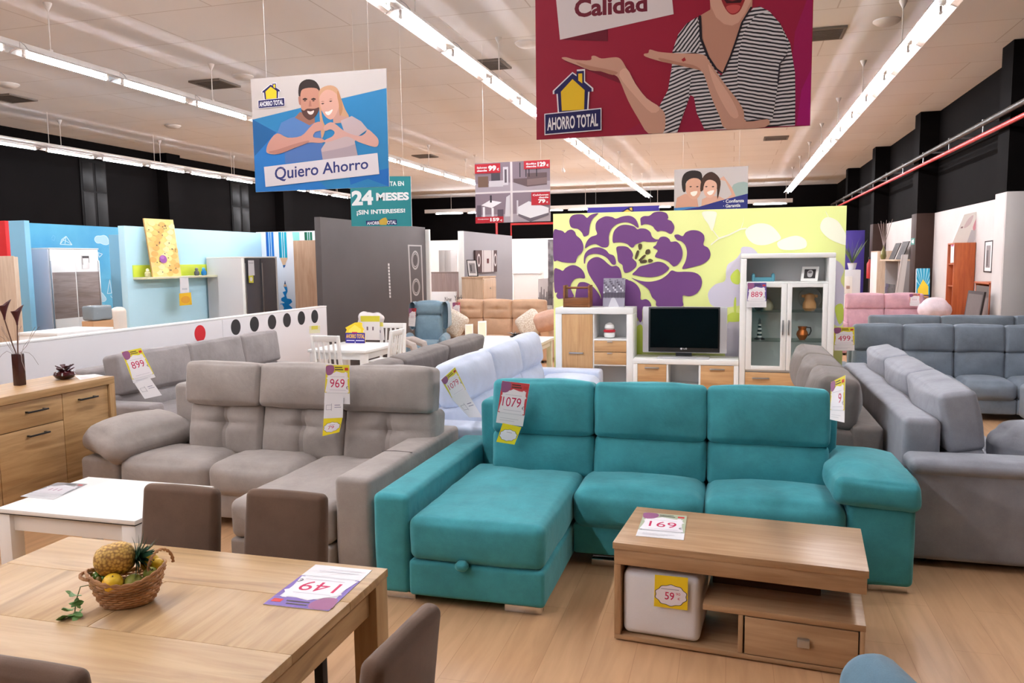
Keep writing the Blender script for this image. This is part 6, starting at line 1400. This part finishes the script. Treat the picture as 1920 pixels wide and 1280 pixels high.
for k in range(12): pts += [(k/12, .6+.28*((k*7) % 5)/5), (k/12+.05, .6+.28*((k*7) % 5)/5), (k/12+.06, .5)]
S.U(pts+[(1, .4)], (130, 128, 134)); S.solo('low_partition', 'low white wall with a grey skyline print beside the flower wall', 'partition')
# ================================================================ right-hand wall
REDW = wood('cherry_wood', (186, 96, 50), (160, 74, 36), 'z', .4, knots=.8); REDY = wood('cherry_wood_y', (186, 96, 50), (160, 74, 36), 'y', .4, knots=.8)
xf = 3.82; y0, y1, zt = 16.15, 17.15, 1.97
a = onX(1790, 455, xf); c = onX(1777, 456, xf); y0 = a.y; y1 = min(c.y, 18.6); zt = a.z
cw_ = thing('bookcase', 'tall cherry wood cabinet with a narrow open front, against the right-hand wall', 'cabinet', ((xf+XR)/2, (y0+y1)/2, 0))
for y in (y0, y1-.03): obj('side_panel', B().box((xf, y, 0), (XR-.04, y+.03, zt), .003), REDW, cw_)
obj('top', B().box((xf, y0+.0305, zt-.03), (XR-.04, y1-.0305, zt), .003), REDW, cw_); obj('back_board', B().box((XR-.06, y0+.031, 0), (XR-.041, y1-.031, zt-.031), 0), REDW, cw_)
for k in range(1, 5): obj('shelf', B().box((xf+.02, y0+.031, k*zt/5), (XR-.061, y1-.031, k*zt/5+.022), .002), REDW, cw_)
S = Sheet(*[onX(*q, xf-.01) for q in ((1783, 459), (1789, 458), (1788, 492), (1782, 493))]); S.backing(.002, ink((226, 222, 220))); S.R(.1, .9, .9, 1, (170, 80, 130)); S.solo('price_card', 'white price strip on the cherry wood cabinet', 'price card')
e = [onY(*q, y0+.1) for q in ((1808, 402), (1847, 393), (1827, 454), (1786, 456))]; S = Sheet(*e); S.EPS = .0003; S.c[2].z = S.c[3].z = zt+.002
S.backing(.05, ink((214, 206, 204))); S.R(0, 0, 1, 1, (226, 220, 214)); S.R(.66, .0, .98, .4, (190, 186, 188)); S.U([(.25, .5), (.3, .8), (.5, .9), (.5, .6)], (206, 186, 186), 3); S.U([(.68, .5), (.74, .95), (.9, .9), (.84, .4)], (214, 150, 160), 3); S.R(.1, .5, .2, .56, (150, 120, 120)); S.R(.84, .74, .9, .84, (120, 40, 50))
S.solo('canvas_picture', 'pale canvas tilted on top of the cherry wood cabinet', 'picture')
x_ = XR-.05; S = Sheet(*[onX(*q, x_) for q in ((1846, 452), (1862, 450), (1860, 511), (1844, 510))])
for i, j in ((0, 3), (1, 2)): S.c[i].y = S.c[j].y = (S.c[i].y+S.c[j].y)/2
S.EPS = .0003; S.backing(.016, ink((30, 26, 26))); S.R(.12, .04, .88, .96, (226, 222, 222)); S.R(.25, .15, .75, .85, (136, 130, 132)); S.R(.35, .2, .5, .7, (84, 80, 82)); S.solo('picture_frame', 'tall black framed picture on the right-hand wall', 'picture')
xc = 3.86; a, c = onX(1829, 527, xc), onX(1856, 530, xc); y0, y1 = c.y, a.y; zt = (a.z+c.z)/2
dc = thing('display_cabinet', 'small cherry wood cabinet with glass front on the right-hand wall', 'cabinet', (3.9, (y0+y1)/2, 0))
obj('top', B().box((xc-.02, y0-.02, zt-.03), (XR-.06, y1+.02, zt), .003), REDY, dc)
for y in (y0, y1-.03): obj('side_panel', B().box((xc, y, 0), (XR-.06, y+.03, zt-.0305), .003), REDW, dc)
obj('back_board', B().box((XR-.08, y0+.031, 0), (XR-.061, y1-.031, zt-.031), 0), REDW, dc); obj('shelf', B().box((xc, y0+.031, zt*.55), (XR-.081, y1-.031, zt*.55+.03), .002), REDY, dc); obj('glass_door', B().box((xc+.002, y0+.05, zt*.6), (xc+.008, y1-.05, zt-.06), 0), plain('grey_glass', (130, 120, 116), .1), dc)
e = onX(1812, 560, 3.5); y_ = e.y; S = Sheet((3.66, y_-.3, e.z+.12), (3.6, y_+.3, e.z+.12), (3.46, y_+.3, 0), (3.5, y_-.3, 0)); S.EPS = .0003
S.backing(.03, ink((60, 50, 48))); S.R(.06, .04, .94, .96, (96, 86, 84)); S.solo('picture_frame', 'dark frame leaning against the cherry wood cabinet', 'picture')
# leaning sun-ray sign
xs_ = 3.55; e = [onY(*q, 18.7) for q in ((1719, 503), (1744, 503), (1738, 585), (1712, 585))]
zt_ = (e[0].z+e[1].z)/2; S = Sheet((e[0].x, 18.72, zt_), (e[1].x, 18.72, zt_), (e[1].x-.04, 18.35, .002), (e[0].x-.04, 18.35, .002)); S.EPS = .0003; S.backing(.08, ink((206, 206, 210)))
S.R(0, 0, 1, 1, (40, 160, 200)); S.R(0, 0, 1, .5, (30, 110, 190))
for k in range(9): a = .3+.3*k; S.U([(.55, .68), (.55+.9*cos(a), min(1, .68+.6*abs(sin(a)))) if 0 < .55+.9*cos(a) < 1 else (max(0, min(1, .55+.9*cos(a))), min(1, .68+.4*abs(sin(a)))), (max(0, min(1, .55+.9*cos(a+.12))), min(1, .68+.42*abs(sin(a+.12))))], (150, 214, 230))
S.U([(.1, .62), (.1, .7), (.5, .84), (.9, .74), (.9, .62)], (236, 206, 60)); S.R(.02, .52, .98, .62, (44, 38, 110)); S.TR('AHORRO TOTAL', .05, .535, .95, .605, (240, 180, 40), .03)
S.solo('shop_sign', 'blue sun-ray shop sign leaning against the brown pillar', 'sign')
# things in the second bay
x_ = 3.75; a, c = onX(1655, 470, x_), onX(1638, 470, x_); y0, y1 = 23.1, 24.15; zt = a.z
wp = thing('bookcase', 'pale oak and white cabinet by the fire extinguisher', 'cabinet', (3.95, (y0+y1)/2, 0))
obj('side_panel', B().box((x_, y0, 0), (XR-.04, y0+.03, zt), .003), PALEO, wp); obj('side_panel', B().box((x_, y1-.03, 0), (XR-.04, y1, zt), .003), WHITE, wp); obj('door', B().box((x_, y0+.031, .3), (x_+.02, y1-.031, zt-.031), .002), WHITE, wp); obj('top', B().box((x_, y0+.031, zt-.03), (XR-.04, y1-.031, zt), .002), PALEO, wp); obj('back_board', B().box((XR-.06, y0+.031, 0), (XR-.041, y1-.031, zt-.031), 0), PALEO, wp)
a, c = onX(1660, 486, 3.85), onX(1690, 486, 3.85)
dk_ = thing('shelf_unit', 'grey shelf unit with dark canvases on top beside the brown pillar', 'shelf', (4.0, (a.y+c.y)/2, 0)); y0, y1 = c.y+.1, min(a.y, 22.6)
obj('shelf_board', B().box((3.72, y0, a.z-.04), (XR-.04, y1, a.z), .003), PALEO, dk_)
for y in (y0+.02, y1-.06): obj('side_panel', B().box((3.85, y, 0), (XR-.05, y+.04, a.z-.0405), .003), plain('grey_board', (150, 146, 146), .5), dk_)
for k, (px0, px1, pyt) in enumerate(((1676, 1690, 456), (1688, 1701, 453))):
    u, v = onX(px1, 485, 3.95), onX(px0, 485, 3.95); zt = onX(px0, pyt, 3.95).z
    y_a, y_b = ((y0+.02+(y1-y0)*.42*(1-k)), (y0+(y1-y0)*(.40+.36*(1-k))))
    S = Sheet((4.0+.03*k, y_b, zt), (4.0+.03*k, y_a, zt), (3.85+.03*k, y_a, a.z+.001), (3.85+.03*k, y_b, a.z+.001)); S.EPS = .0003; S.backing(.02, ink((52, 46, 46))); S.R(.05, .05, .95, .95, (62, 56, 56)); S.disc(.5, .5, .3, .3, (44, 38, 40)); S.solo('canvas_picture', ['dark canvas standing on the grey shelf unit, farther one', 'dark canvas standing on the grey shelf unit, nearer one'][k], 'picture')
p = onX(1670, 484, 3.8); vs_ = thing('vase', 'tall greenish bottle vase with twigs on the grey shelf unit', 'vase', (3.78, y1-.12, a.z)); obj('body', B().lathe([(.05, 0), (.075, .08), (.06, .2), (.02, .3), (.022, .36)], (0, 0, 0), 14), plain('green_glass', (110, 106, 60), .15), vs_, True)
b = B()
for k in range(6): b.tube([(0, 0, .3), (.02*k-.05, -.1*k+.2, .7), (.03*k-.08, -.22*k+.45, .95+.05*(k % 2))], .006, 4)
obj('twigs', b, plain('dry_twig', (140, 126, 122), .7), vs_, True)
e0, e1 = onY(1692, 477, 19.9), onY(1704, 474, 19.9); g0, g1 = onY(1679, 545, 19.5), onY(1693, 545, 19.5)
S = Sheet((e0.x, 19.95, e0.z), (e1.x, 19.95, e0.z), (g1.x-.08, 19.5, .001), (g0.x-.1, 19.5, .001)); S.EPS = .0003; S.backing(.05, ink((206, 200, 196))); S.R(.0, .0, .3, 1, (190, 182, 178)); S.solo('leaning_board', 'long pale board leaning beside the brown pillar', 'board')
a, c = onX(1664, 531, 3.7), onX(1677, 548, 3.7); solo('mirror', B().box((3.66, c.y-.05, .02), (3.7, a.y, a.z), .004).box((3.64, c.y+.03, .1), (3.66, a.y-.08, a.z-.08), .002), plain('smoked_mirror', (110, 106, 106), .2), 'small dark framed mirror standing below the grey shelf unit', 'mirror')
p = onX(1631, 505, 3.8); fe = thing('fire_extinguisher', 'red fire extinguisher on the far brown pillar', 'fire extinguisher', (3.75, 24.32, p.z-.25))
obj('body', B().lathe([(.07, 0), (.075, .02), (.075, .42), (.03, .5), (.03, .54)], (0, 0, 0), 14), RED, fe, True); obj('valve', B().box((-.03, -.08, .54), (.03, .05, .6), .005), BLACKPL, fe, True); obj('bracket', B().box((-.03, .06, .2), (.03, .085, .3), .003), STEEL, fe, True)
S = Sheet((3.815, 18.95+.05, onX(1705, 447, 3.81).z), (3.815, 18.95+.4, onX(1705, 447, 3.81).z), (3.815, 19.35, onX(1705, 459, 3.81).z), (3.815, 19.0, onX(1705, 459, 3.81).z)); S.EPS = .0003; S.backing(.004, ink((60, 130, 120))); S.R(.2, .2, .5, .8, (220, 234, 230)); S.R(.55, .3, .8, .7, (220, 234, 230)); S.solo('exit_sign', 'small green emergency sign on the brown pillar', 'sign')
# purple wall and white cabinets at the far right
a, c = onY(1590, 432, 26.5), onY(1622, 430, 26.5); solo('display_wall', B().box((a.x-.3, 26.5, 0), (c.x, 26.6, a.z), .003), ink((84, 70, 160)), 'purple wall panel far off right of the flower wall', 'wall')
a, c = onY(1583, 506, 20.0), onY(1614, 505, 20.0); wcab = thing('cabinet', 'white cabinet with a plant on it, just right of the flower wall', 'cabinet', ((a.x+c.x)/2, 20.2, 0)); obj('carcass', B().box((a.x, 20.0, 0), (c.x, 20.5, a.z), .004), plain('cool_white_board', (222, 224, 230), .5), wcab)
for k in range(3): obj('drawer', B().box((a.x+.01, 19.985, .05+k*.42), ((a.x+c.x)/2, 19.9995, .45+k*.42), .002), WHITE, wcab)
obj('handle', B().box((a.x+.05, 19.97, 1.0), ((a.x+c.x)/2-.05, 19.9845, 1.07), .002), plain('pinkish_handle', (170, 140, 130), .5), wcab)
q = onY(1598, 505, 20.2); pn = thing('potted_plant', 'potted plant on the white cabinet right of the flower wall', 'plant', (q.x, 20.25, a.z))
obj('pot', B().lathe([(.07, 0), (.11, .16), (.1, .16), (.01, .15)], (0, 0, 0), 14), plain('pale_pot', (206, 206, 210), .4), pn, True); b = B()
for k in range(22): an = k*2.4; leaf(b, Vector((0, 0, .15)), Vector((cos(an)*.5, sin(an)*.3, .9)).normalized(), Vector((sin(an), -cos(an), .2)).normalized(), .45+.1*(k % 3), .02, .1, 5)
obj('leaves', b, plain('plant_green', (104, 124, 84), .5), pn, True)
